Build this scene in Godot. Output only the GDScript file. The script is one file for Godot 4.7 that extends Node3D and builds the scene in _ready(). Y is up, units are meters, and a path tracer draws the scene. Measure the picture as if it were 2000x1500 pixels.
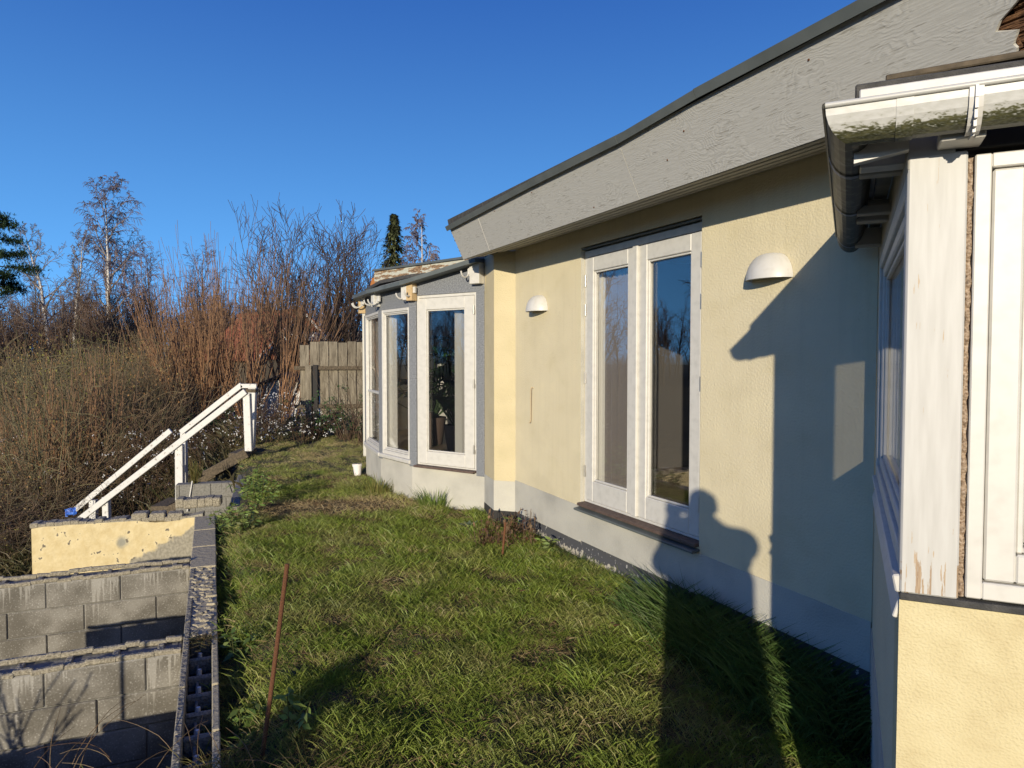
extends Node3D

const EL := 11.5   # height of the sun, degrees
const SUN_WAY := Vector2(0.22, 0.9755)   # the way the light travels, in x and depth


func _ready() -> void:
	var cam := Camera3D.new()
	cam.name = "camera"
	cam.fov = 57.04
	cam.near = 0.02
	cam.far = 900.0
	add_child(cam)
	cam.position = Vector3(0, 1.6, 0)
	cam.rotation = Vector3(-atan(50.0 / 1380.0), 0, 0)
	var sky := ProceduralSkyMaterial.new()
	sky.sky_top_color = Color(0.004, 0.050, 0.35).linear_to_srgb()
	sky.sky_horizon_color = Color(0.20, 0.63, 1.25).linear_to_srgb()
	sky.sky_curve = 0.2
	sky.ground_bottom_color = lin(0.05, 0.045, 0.03)
	sky.ground_horizon_color = lin(0.12, 0.12, 0.1)
	sky.sun_angle_max = 40.0
	sky.sun_curve = 0.4
	var env := Environment.new()
	env.background_mode = Environment.BG_SKY
	env.sky = Sky.new()
	env.sky.sky_material = sky
	env.tonemap_mode = Environment.TONE_MAPPER_LINEAR
	env.tonemap_exposure = 1.0
	env.sdfgi_enabled = true
	env.ssao_enabled = true
	env.ssil_enabled = true
	var we := WorldEnvironment.new()
	we.name = "environment"
	we.environment = env
	add_child(we)
	var sun := DirectionalLight3D.new()
	sun.name = "sun"
	sun.light_energy = 1.6
	sun.light_color = lin(1.0, 0.895, 0.71)
	sun.light_angular_distance = 0.5
	sun.shadow_enabled = true
	add_child(sun)
	var e := deg_to_rad(EL)
	sun.look_at_from_position(Vector3.ZERO, Vector3(SUN_WAY.x * cos(e), -sin(e), -SUN_WAY.y * cos(e)))

	make_materials()
	ground()
	house()
	block_walls()
	neighbours()
	fence()
	stair()
	trees()
	shrubs()
	lawn()
	small_things()
	rooms()
	photographer()


# ---------------------------------------------------------------- the ground
const STRIP := Vector2(-1.273, 3.033)   # right edge of the long hollow-block wall, near end
const SL := Vector2(-0.920, -0.392)     # across it, to the left
const ST := Vector2(-0.392, 0.920)      # along it, away


var bumps := noise(77, 1.3, 3)


func ground_y(x: float, d: float) -> float:
	var q := Vector2(x, d) - STRIP
	var u := q.dot(SL)
	var v := q.dot(ST)
	var high := -0.2 + 0.02 * clampf(d, -4.0, 13.5) + maxf(0.0, minf(d, 14.0) - 9.0) * 0.018
	high -= 0.11 * smoothstep(0.5, 1.7, x) * (1.0 - smoothstep(3.8, 6.0, d))
	high += 0.12 * smoothstep(2.4, 0.5, d)
	if d > 1.5 and d < 14.0:
		high += 0.045 * bumps.get_noise_2d(x, d)
	if v > 0.0 and v < 5.0:
		high -= 0.13 * (1.0 - smoothstep(0.02, 0.32, -u))
	var e := 0.0
	if d > 10.3:
		e = -3.95 - 0.3 * (d - 10.3) - x
	elif v > 4.95:
		e = -3.17 - 0.344 * (d - 8.2) - x
	else:
		e = u - 0.1
	var t := 0.0
	if v > -0.25:
		t = smoothstep(0.0, 0.1 if d < 10.4 else minf(3.2, 0.1 + (d - 10.4) * 1.3), e)
	else:
		t = smoothstep(2.2, 5.5, u)
	var low := -1.5 - 0.5 * smoothstep(2.5, 7.0, u)
	low = lerpf(low, -0.38, smoothstep(1.95, 2.1, u) * (1.0 - smoothstep(-0.1, 2.4, v)) * (1.0 - smoothstep(3.0, 5.5, u)))
	var far := Vector2(x + 4.0, d - 5.0).length()
	low += 1.3 * smoothstep(24.0, 75.0, far)
	return lerpf(high, low, t)


func ground() -> void:
	var xs: Array[float] = []
	var ds: Array[float] = []
	for k in range(0, 25):
		xs.append(-6.0 - pow(24 - k, 1.75) * 0.85)
	for k in range(1, 90):
		xs.append(-6.0 + k * 0.1)
	for k in range(1, 16):
		xs.append(2.9 + pow(k, 1.9) * 0.8)
	for k in range(0, 12):
		ds.append(1.0 - pow(12 - k, 1.7) * 0.6)
	for k in range(0, 110):
		ds.append(1.0 + k * 0.1)
	for k in range(0, 26):
		ds.append(12.0 + pow(k, 1.65) * 0.9)
	var b := MB.new()
	for j in ds.size():
		for i in xs.size():
			var x := xs[i]
			var d := ds[j]
			var y := ground_y(x, d)
			b._push(pt(x, d, y), Vector3(ground_y(x - 0.05, d) - ground_y(x + 0.05, d), 0.1, ground_y(x, d + 0.05) - ground_y(x, d - 0.05)).normalized(), Vector2(x, d))
	var w := xs.size()
	for j in ds.size() - 1:
		for i in w - 1:
			var k := j * w + i
			b.ix.append_array([k, k + w, k + 1, k + 1, k + w, k + w + 1])
	var o := single("ground", "grassy earth sloping from the house down to the wild garden", "ground", b, M.earth)
	kind(o, "structure")


# ---------------------------------------------------------------- windows and doors
# one glazed leaf: a frame of timber, two panes with a gap between them, beads
func leaf(parent: Node3D, xf: Transform3D, x0: float, x1: float, y0: float, y1: float, z: float, w: Array, dep := 0.05) -> void:
	var b := MB.new()
	b.ring(x0, x1, y0, y1, w, z, z - dep, 0.005)
	part(parent, "leaf_frame", b, M.white, xf)
	var g := [x0 + w[0], x1 - w[1], y0 + w[3], y1 - w[2]]
	var bead := MB.new()
	bead.ring(g[0] + 0.0015, g[1] - 0.0015, g[2] + 0.0015, g[3] - 0.0015, [0.014, 0.014, 0.014, 0.016], z - 0.012, z - 0.028, 0.004)
	part(parent, "glazing_bead", bead, M.white, xf)
	for k in 2:
		var p := MB.new()
		p.box(Vector3((g[0] + g[1]) / 2, (g[2] + g[3]) / 2, z - 0.032 - k * 0.016), Vector3(g[1] - g[0] - 0.004, g[3] - g[2] - 0.004, 0.004))
		part(parent, "glass_pane", p, M.glass, xf)


func hinge(parent: Node3D, xf: Transform3D, x: float, y: float, z: float) -> void:
	var b := MB.new()
	b.tube(PackedVector3Array([Vector3(x, y - 0.048, z), Vector3(x, y - 0.001, z)]), PackedFloat32Array([0.0075, 0.0075]), 8, true)
	b.tube(PackedVector3Array([Vector3(x, y + 0.001, z), Vector3(x, y + 0.048, z)]), PackedFloat32Array([0.0075, 0.0075]), 8, true)
	b.box(Vector3(x, y - 0.026, z - 0.006), Vector3(0.03, 0.044, 0.003))
	part(parent, "hinge", b, M.steel, xf)


# ---------------------------------------------------------------- the house
const WALL_M := Vector2(0.895, 5.221)       # middle of the french doors, on the wall face
const WALL_X := Vector2(0.43335, -0.90123)  # along the main wall, to the right
const POST := Vector2(0.973, 1.755)         # outer corner of the extension
const EXT_E := Vector2(0.42963, 0.90301)    # along its shaded side, away
const EXT_F := Vector2(0.90301, -0.42963)   # along its sunlit front, to the right
const R1 := Vector2(-0.289, 7.482)          # corners of the bay
const L1 := Vector2(-1.147, 8.08)
const L2 := Vector2(-1.628, 8.736)
const L3 := Vector2(-2.035, 9.814)
const L4 := Vector2(-2.2, 11.0)
const L5 := Vector2(-1.75, 12.4)


func house() -> void:
	var h := thing("house", "yellow roughcast bungalow with grey plywood eaves, glazed bay and french doors", "house", pt(WALL_M.x, WALL_M.y, 0.0))
	main_wall(h)
	french_doors(h)
	eaves(h)
	bay(h)
	extension(h)
	shell(h)


func main_wall(h: Node3D) -> void:
	var xf := axes(WALL_M, WALL_X)
	var b := MB.new()
	b.wall(-1.985, 2.0, 0.10, 2.70, 0.0, 0.3, [[-0.745, 0.372, 0.74, 2.515]])
	b.second = true
	part(h, "wall", b, M.wall, xf)
	b = MB.new()   # plinth: painted grey, its upper edge sinking a little to the right, its lower lip proud of the bitumen
	var top := func(x: float) -> float: return 0.348 - 0.0197 * x
	var cut := [-1.985, -0.75, 0.735, 2.0]
	for k in 3:
		var x0: float = cut[k]
		var x1: float = cut[k + 1]
		var t0: float = top.call(x0) if k != 1 else 0.33
		var t1: float = top.call(x1) if k != 1 else 0.33
		b.plate(PackedVector2Array([Vector2(x0, 0.075), Vector2(x1, 0.06), Vector2(x1, t1), Vector2(x0, t0)]), 0.005 + 0.0006 * k, -0.1, xf)
	part(h, "plinth", b, M.plinth)
	b = MB.new()
	b.uvo = Vector2(0, -0.09)
	b.plate(PackedVector2Array([Vector2(-1.985, -0.7), Vector2(2.0, -0.7), Vector2(2.0, 0.062), Vector2(-1.985, 0.08)]), -0.012, -0.28, xf)
	part(h, "foundation", b, M.bitumen)
	# the corner pier between the wall and the bay
	b = MB.new()
	var far := WALL_M - WALL_X * 1.985
	var p2 := Vector2(-0.18, 7.085)
	b.slab(PackedVector2Array([far, p2, R1, R1 + Vector2(0.5, 0.3), far + Vector2(0.3, 0.4)]), 0.372, 2.66)
	part(h, "pier", b, M.pier)
	b = MB.new()
	b.slab(PackedVector2Array([far + Vector2(-0.001, -0.004), p2 + Vector2(-0.004, -0.004), R1 + Vector2(-0.004, -0.001), R1 + Vector2(0.5, 0.3), far + Vector2(0.3, 0.4)]), -0.5, 0.3719)
	part(h, "pier_plinth", b, M.plinth)
	b = MB.new()
	b.slab(PackedVector2Array([far + Vector2(0.0, -0.008), p2 + Vector2(-0.008, -0.008), R1 + Vector2(-0.008, 0.0), R1 + Vector2(0.3, 0.2), far + Vector2(0.2, 0.3)]), -0.5, 0.07)
	part(h, "pier_foot", b, M.dark)
	# a bent metal stay that hangs on the wall beside the doors
	b = MB.new()
	b.tube(PackedVector3Array([Vector3(-1.60, 1.32, 0.0), Vector3(-1.60, 1.325, 0.02), Vector3(-1.602, 1.31, 0.024), Vector3(-1.625, 1.02, 0.012), Vector3(-1.632, 1.0, 0.014), Vector3(-1.628, 0.99, 0.024), Vector3(-1.62, 0.995, 0.03)]), PackedFloat32Array([0.004, 0.004, 0.0038, 0.0038, 0.0038, 0.0038, 0.003]), 6, true)
	part(h, "window_stay", b, M.raw_wood, xf)


func french_doors(h: Node3D) -> void:
	var xf := axes(WALL_M, WALL_X)
	var d := joint(h, "french_door", xf)
	var b := MB.new()
	b.ring(-0.742, 0.737, 0.402, 2.485, [0.032, 0.032, 0.055, 0.02], -0.035, -0.115, 0.004)
	part(d, "frame", b, M.white, xf)
	b = MB.new()
	b.box(Vector3(-0.0025, 2.5, -0.03), Vector3(1.48, 0.012, 0.05), 0.002)
	part(d, "head_trim", b, M.zinc, xf)
	leaf(d, xf, -0.708, -0.022, 0.424, 2.425, -0.03, [0.105, 0.098, 0.115, 0.165], 0.055)
	leaf(d, xf, 0.020, 0.703, 0.424, 2.425, -0.03, [0.098, 0.105, 0.115, 0.165], 0.055)
	b = MB.new()
	b.box(Vector3(-0.001, 1.425, -0.02), Vector3(0.058, 2.0, 0.026), 0.004)
	part(d, "meeting_post", b, M.white, xf)
	b = MB.new()
	b.box(Vector3(-0.0025, 0.388, -0.03), Vector3(1.478, 0.024, 0.13), 0.003, Basis(Vector3.RIGHT, 0.08))
	part(d, "threshold", b, M.brown_wood, xf)
	b = MB.new()
	b.box(Vector3(-0.0025, 0.352, 0.008), Vector3(1.50, 0.018, 0.11), 0.004, Basis(Vector3.RIGHT, 0.16))
	part(d, "sill", b, M.zinc, xf)
	b = MB.new()
	b.box(Vector3(-0.7435, 1.43, -0.0175), Vector3(0.003, 2.11, 0.033))
	part(d, "reveal", b, M.plinth, xf)
	for y in [2.24, 2.0, 1.44, 0.66]:
		hinge(d, xf, -0.716, y, -0.026)
	for y in [2.24, 1.97, 1.435, 0.64]:
		hinge(d, xf, 0.711, y, -0.026)


func eaves(h: Node3D) -> void:
	var xf := axes(WALL_M, WALL_X)
	# upper outline of the fascia, which rises a little to the right: x, height
	var rise := [Vector2(-2.25, 2.868), Vector2(-0.44, 2.90), Vector2(0.72, 2.908), Vector2(1.44, 2.938), Vector2(2.0, 2.955), Vector2(5.6, 2.972)]
	var at := func(x: float) -> float:
		for k in rise.size() - 1:
			if x <= rise[k + 1].x:
				return lerpf(rise[k].y, rise[k + 1].y, (x - rise[k].x) / (rise[k + 1].x - rise[k].x))
		return rise[-1].y
	# plane of the leaning board: foot at z 0.45 and y 2.58, head leaning out
	var lean := Vector2(0.175, 0.36).normalized()
	var tilt := Transform3D(xf.basis * Basis(Vector3(1, 0, 0), Vector3(0, lean.y, lean.x), Vector3(0, -lean.x, lean.y)), xf * Vector3(0, 2.58, 0.45))
	var tall := func(x: float) -> float: return (at.call(x) - 2.58) / lean.y
	var cuts := [[-2.243, -1.6, -1.5], [-1.594, 0.69, 0.64], [0.695, 2.84, 2.88], [3.32, 5.5, 5.5]]
	for k in 4:
		var a: float = cuts[k][0]
		var e: float = cuts[k][1]
		var o := PackedVector2Array()
		match k:
			0: o = PackedVector2Array([Vector2(a, 0.0), Vector2(e, 0.0), Vector2(-1.553, tall.call(-1.55)), Vector2(a, tall.call(a))])
			1: o = PackedVector2Array([Vector2(a, 0.0), Vector2(e, 0.0), Vector2(0.69, tall.call(0.69)), Vector2(-1.547, tall.call(-1.54))])
			2: o = PackedVector2Array([Vector2(a, 0.0), Vector2(2.88, 0.0), Vector2(2.852, 0.022), Vector2(2.858, 0.05), Vector2(2.871, 0.075), Vector2(2.862, 0.09), Vector2(2.883, 0.128), Vector2(2.846, 0.14), Vector2(2.818, 0.15), Vector2(2.838, 0.178), Vector2(2.876, 0.2), Vector2(2.92, 0.23), Vector2(2.98, 0.25), Vector2(3.05, 0.31), Vector2(3.1, 0.36), Vector2(3.14, tall.call(3.1)), Vector2(a, tall.call(a))])
			3: o = PackedVector2Array([Vector2(a, 0.0), Vector2(e, 0.0), Vector2(e, tall.call(e)), Vector2(3.14, tall.call(3.14)), Vector2(3.2, 0.3), Vector2(3.28, 0.2), Vector2(3.24, 0.1)])
		var b := MB.new()
		b.uvo = Vector2(0.37 * k, 0.11 * k)
		b.plate(o, 0.0, -0.018, tilt)
		var p := part(h, "fascia_panel", b, M.plywood)
		if k == 2:
			p.set_meta("label", "grey plywood panel with a rotted end")
	# thin pale batten edges that show where two sheets meet
	var seam := MB.new()
	seam.plate(PackedVector2Array([Vector2(-1.599, 0.0), Vector2(-1.595, 0.0), Vector2(-1.548, 0.32), Vector2(-1.552, 0.32)]), 0.002, -0.004, tilt)
	part(h, "seam_batten", seam, M.white)
	for s in [[-1.2, 0.30], [0.2, 0.05], [1.25, 0.27], [1.05, 0.16], [2.1, 0.33], [2.35, 0.06], [-0.5, 0.31]]:
		var nail := MB.new()
		nail.tube(PackedVector3Array([tilt * Vector3(s[0], s[1], -0.004), tilt * Vector3(s[0], s[1], 0.0035)]), PackedFloat32Array([0.006, 0.0045]), 7, true)
		part(h, "nail_head", nail, M.rust)
	# rotten timber behind the broken panel: splintered layers
	var rng := RandomNumberGenerator.new()
	rng.seed = 5
	var rot := MB.new()
	for k in 26:
		var y := 0.02 + 0.36 * k / 26.0 + rng.randf_range(-0.008, 0.008)
		rot.box(tilt * Vector3(3.06 + rng.randf_range(-0.03, 0.05), y, -0.035 - rng.randf() * 0.03), Vector3(0.44 + rng.randf() * 0.2, 0.012 + rng.randf() * 0.016, 0.02 + rng.randf() * 0.02), 0.003, tilt.basis * Basis(Vector3.BACK, rng.randf_range(-0.14, 0.14)))
	for k in 40:
		var x := rng.randf_range(2.84, 3.3)
		var y := rng.randf_range(0.03, 0.34)
		rot.box(tilt * Vector3(x, y, -0.014 - rng.randf() * 0.01), Vector3(rng.randf_range(0.006, 0.02), rng.randf_range(0.03, 0.09), 0.008), 0.002, tilt.basis * Basis(Vector3.BACK, rng.randf_range(-0.5, 0.5)))
	rot.plate(PackedVector2Array([Vector2(2.7, 0.004), Vector2(3.5, 0.004), Vector2(3.5, 0.38), Vector2(2.7, 0.38)]), -0.07, -0.09, tilt)
	part(h, "rotten_timber", rot, M.rot)
	# zinc edge along the top, in lengths
	var caps := [-2.27, -0.44, 0.72, 1.44, 3.3, 5.6]
	for k in 5:
		var b := MB.new()
		var a: float = caps[k]
		var e: float = caps[k + 1] - 0.004
		var up := Vector2(0, 0.040 if k % 2 == 0 else 0.043)
		b.plate(PackedVector2Array([Vector2(a, tall.call(a) - 0.006), Vector2(e, tall.call(e) - 0.006), Vector2(e, tall.call(e)) + up, Vector2(a, tall.call(a)) + up]), 0.028 + 0.001 * (k % 2), -0.06, tilt)
		part(h, "roof_edge", b, M.zinc)
	# soffit boards between wall and fascia; the shade in their gaps is painted
	for k in 4:
		var b := MB.new()
		var z0 := 0.002 + 0.1115 * k
		var y := func(z: float) -> float: return 2.668 - 0.195 * z
		var far := -2.235 if k > 1 else -1.98
		b.box(Vector3((far + 5.5) / 2, y.call(z0 + 0.04) + 0.008, z0 + 0.041), Vector3(5.5 - far, 0.016, 0.076), 0.004, Basis(Vector3.RIGHT, atan(0.195)))
		part(h, "soffit_board", b, M.soffit, xf)
	var dk := MB.new()  # near-black sheet whose colour stands in for shade between the boards
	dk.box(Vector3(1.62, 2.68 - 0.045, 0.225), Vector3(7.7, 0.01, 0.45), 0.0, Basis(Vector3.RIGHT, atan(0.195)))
	part(h, "soffit_gap_shade", dk, M.dark, xf.translated_local(Vector3(0, 0.002, 0)))
	# ragged end of the fascia at the bay
	var endb := MB.new()
	for k in 9:
		endb.box(tilt * Vector3(-2.25 + rng.randf_range(-0.012, 0.004), 0.02 + 0.035 * k + rng.randf() * 0.01, -0.012), Vector3(0.018, 0.02, 0.014), 0.003, tilt.basis * Basis(Vector3.BACK, rng.randf_range(-0.5, 0.5)))
	endb.plate(PackedVector2Array([Vector2(-2.235, 0.0), Vector2(-2.22, 0.0), Vector2(-2.22, 0.31), Vector2(-2.235, 0.31)]), -0.02, -0.4, tilt)
	part(h, "end_board", endb, M.rot)
	# the roof behind the fascia
	var rf := MB.new()
	var sl := atan(0.195)
	rf.box(Vector3(1.65, 2.93 + 0.195 * 2.25, 0.6 - 2.25), Vector3(7.8, 0.06, 4.6), 0.0, Basis(Vector3.RIGHT, sl))
	part(h, "roof", rf, M.felt, xf)


func bay(h: Node3D) -> void:
	var c := [L4, L3, L2, L1, R1]
	var eave := [2.42, 2.40, 2.37, 2.40, 2.575]
	# plinth of the bay
	var b := MB.new()
	b.slab(PackedVector2Array([R1, L1, L2, L3, L4, L5, Vector2(1.2, 13.0), Vector2(0.6, 8.0)]), -0.6, 0.372)
	part(h, "bay_plinth", b, M.plinth)
	for k in 4:
		var p: Vector2 = c[k]
		var q: Vector2 = c[k + 1]
		var xf := axes(p, q - p)
		var w := p.distance_to(q)
		var e0: float = eave[k]
		var e1: float = eave[k + 1]
		var is_door := k == 3
		var x0 := 0.055
		var x1 := w - 0.055
		var top := 2.19 if not is_door else 2.31
		var bot := 0.405
		# grey board over the opening
		b = MB.new()
		b.plate(PackedVector2Array([Vector2(0.0, top), Vector2(w, top), Vector2(w, e1 + 0.12), Vector2(0.0, e0 + 0.12)]), 0.0, -0.08, xf)
		part(h, "head_panel", b, M.panel)
		# grey mullions
		if is_door:
			x0 = 0.075
			x1 = w - 0.115
			b = MB.new()
			b.box(Vector3(x1 / 2 + w / 2 + 0.003, (0.34 + top) / 2, -0.02), Vector3(w - x1 - 0.006, top - 0.34, 0.06), 0.004)
			part(h, "mullion_panel", b, M.panel, xf)
		b = MB.new()
		b.box(Vector3(x0 / 2 - 0.02, (0.36 + top) / 2, -0.018), Vector3(x0 + 0.035, top - 0.36, 0.05), 0.004)
		part(h, "mullion_panel", b, M.panel, xf)
		if is_door:
			var d := joint(h, "bay_door", xf)
			var fr := MB.new()
			fr.ring(x0, x1, bot - 0.012, top - 0.002, [0.03, 0.03, 0.03, 0.015], -0.01, -0.09, 0.003)
			part(d, "frame", fr, M.white, xf)
			leaf(d, xf, x0 + 0.032, x1 - 0.032, bot + 0.006, top - 0.036, 0.0, [0.115, 0.125, 0.13, 0.14], 0.055)
			for y in [2.12, 1.33, 0.62]:
				hinge(d, xf, x1 - 0.029, y, 0.006)
			var th := MB.new()
			th.box(Vector3((x0 + x1) / 2, 0.379, 0.0), Vector3(x1 - x0, 0.022, 0.13), 0.004)
			part(d, "threshold", th, M.brown_wood, xf)
		else:
			var wd := joint(h, "bay_window", xf)
			var fr := MB.new()
			fr.ring(x0, x1, bot + 0.03, top - 0.002, [0.03, 0.03, 0.035, 0.045], 0.006, -0.07, 0.004)
			part(wd, "frame", fr, M.white, xf)
			leaf(wd, xf, x0 + 0.031, x1 - 0.031, bot + 0.077, top - 0.039, -0.004, [0.014, 0.014, 0.016, 0.018], 0.045)
			var si := MB.new()
			si.box(Vector3(w / 2, bot + 0.008, -0.012), Vector3(w - 0.03, 0.045, 0.09), 0.005, Basis(Vector3.RIGHT, 0.1))
			part(wd, "sill", si, M.white, xf)
			if k == 1:
				var rl := MB.new()
				rl.box(Vector3(w / 2, 1.16, -0.03), Vector3(w - 0.2, 0.03, 0.03), 0.003)
				part(wd, "glazing_bar", rl, M.white, xf)
	# metal eave that runs round the bay, its outer edge showing as a grey line
	var o := 0.17
	var ring_out := PackedVector2Array()
	var cc := [L4, L3, L2, L1, R1]
	for k in 5:
		var nn := Vector2.ZERO
		for j in [k - 1, k]:
			if j >= 0 and j < 4:
				var dv: Vector2 = (cc[j + 1] - cc[j]).normalized()
				nn += Vector2(dv.y, -dv.x)
		ring_out.append(cc[k] + nn.normalized() * o)
	for k in 4:
		b = MB.new()
		var a0 := pt(ring_out[k].x, ring_out[k].y, eave[k] + 0.02)
		var a1 := pt(ring_out[k + 1].x, ring_out[k + 1].y, eave[k + 1] + 0.02)
		var i0 := pt(cc[k].x, cc[k].y, eave[k] + 0.03)
		var i1 := pt(cc[k + 1].x, cc[k + 1].y, eave[k + 1] + 0.03)
		var out := (a0 - i0)
		b.quad(a0, a1, i1, i0, Vector3.DOWN)
		var u := Vector3(0, 0.045, 0)
		b.quad(a0, a1, a1 + u, a0 + u, out)
		b.quad(a0 + u, a1 + u, i1 + u, i0 + u, Vector3.UP)
		b.quad(a0, a0 + u, i0 + u, i0, a0 - a1)
		b.quad(a1, a1 + u, i1 + u, i1, a1 - a0)
		part(h, "bay_eave", b, M.zinc)
	# peeling board that stands on the bay roof, and its dark cap
	var rb := axes(Vector2(-1.86, 9.6), Vector2(-0.5, 7.86) - Vector2(-1.86, 9.6))
	var len_b := Vector2(-1.86, 9.6).distance_to(Vector2(-0.5, 7.86))
	b = MB.new()
	b.plate(PackedVector2Array([Vector2(0.02, 2.50), Vector2(len_b, 2.47), Vector2(len_b, 2.70), Vector2(0.55, 2.755), Vector2(0.0, 2.775), Vector2(-0.02, 2.70), Vector2(0.01, 2.62)]), 0.0, -0.03, rb)
	part(h, "parapet_board", b, M.peel).set_meta("label", "white board with peeling paint and rotten patches")
	b = MB.new()
	b.plate(PackedVector2Array([Vector2(-0.02, 2.776), Vector2(0.55, 2.756), Vector2(len_b, 2.702), Vector2(len_b, 2.727), Vector2(0.55, 2.782), Vector2(-0.02, 2.80)]), 0.025, -0.3, rb)
	part(h, "parapet_cap", b, M.zinc)
	b = MB.new()
	b.plate(PackedVector2Array([Vector2(-0.15, 2.5), Vector2(-0.021, 2.48), Vector2(-0.021, 2.69), Vector2(-0.11, 2.70), Vector2(-0.16, 2.62)]), -0.02, -0.06, rb)
	part(h, "rotten_board_end", b, M.orange_wood)
	# bay roof
	b = MB.new()
	b.slab(PackedVector2Array([R1 + Vector2(0.05, 0), L1, L2, L3, L4, L5, Vector2(1.2, 13.0), Vector2(0.7, 7.6)]), 2.52, 2.56)
	part(h, "bay_roof", b, M.felt)
	# empty gutter hooks on painted blocks
	var hooks := [[L3, L2, 0.0, 2.40, 0.03, 0], [L3, L2, 0.0, 2.40, 0.13, 1], [L2, L1, 0.0, 2.36, -0.06, 0], [L2, L1, 0.0, 2.36, 0.05, 1], [L2, L1, 1.0, 2.38, -0.02, 0], [L1, R1, 0.0, 2.405, 0.06, 2], [L1, R1, 1.0, 2.56, -0.17, 0]]
	for q in hooks:
		var p: Vector2 = q[0]
		var r: Vector2 = q[1]
		var xf := axes(p, r - p)
		var x: float = q[2] * p.distance_to(r) + q[4]
		hook(h, xf.translated_local(Vector3(x, q[3] - 0.045, 0.035)))
	# blocks under the eave at the corners
	var blocks := [[L3, L2, 0.0, 0.0, 2.22, 0.17, M.raw_wood], [L2, L1, 0.0, -0.02, 2.235, 0.17, M.white], [L1, R1, 0.0, -0.035, 2.26, 0.21, M.white], [L1, R1, 0.0, 0.045, 2.25, 0.23, M.raw_wood], [L1, R1, 1.0, -0.07, 2.385, 0.24, M.white]]
	for q in blocks:
		var p: Vector2 = q[0]
		var r: Vector2 = q[1]
		var xf := axes(p, r - p)
		var x: float = q[2] * p.distance_to(r) + q[3]
		b = MB.new()
		var wide := 0.13 if q[2] == 1.0 else 0.085
		b.box(Vector3(x, q[4] + q[5] / 2, 0.045), Vector3(wide, q[5], 0.09), 0.004)
		part(h, "eave_block", b, q[6], xf)


# one plastic gutter hook: a half ring with a back plate
func hook(h: Node3D, xf: Transform3D) -> void:
	var b := MB.new()
	var p := PackedVector3Array()
	var r := PackedFloat32Array()
	for k in 11:
		var a := PI * k / 10.0
		p.append(Vector3(0, -0.062 * sin(a), 0.085 + 0.062 * cos(a)))
		r.append(0.0095)
	b.tube(p, r, 6, true)
	b.box(Vector3(0, 0.0, 0.016), Vector3(0.028, 0.085, 0.016), 0.003)
	b.box(Vector3(0.032, 0.01, 0.02), Vector3(0.05, 0.07, 0.03), 0.003)
	part(h, "gutter_hook", b, M.white_plastic, xf)


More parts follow.
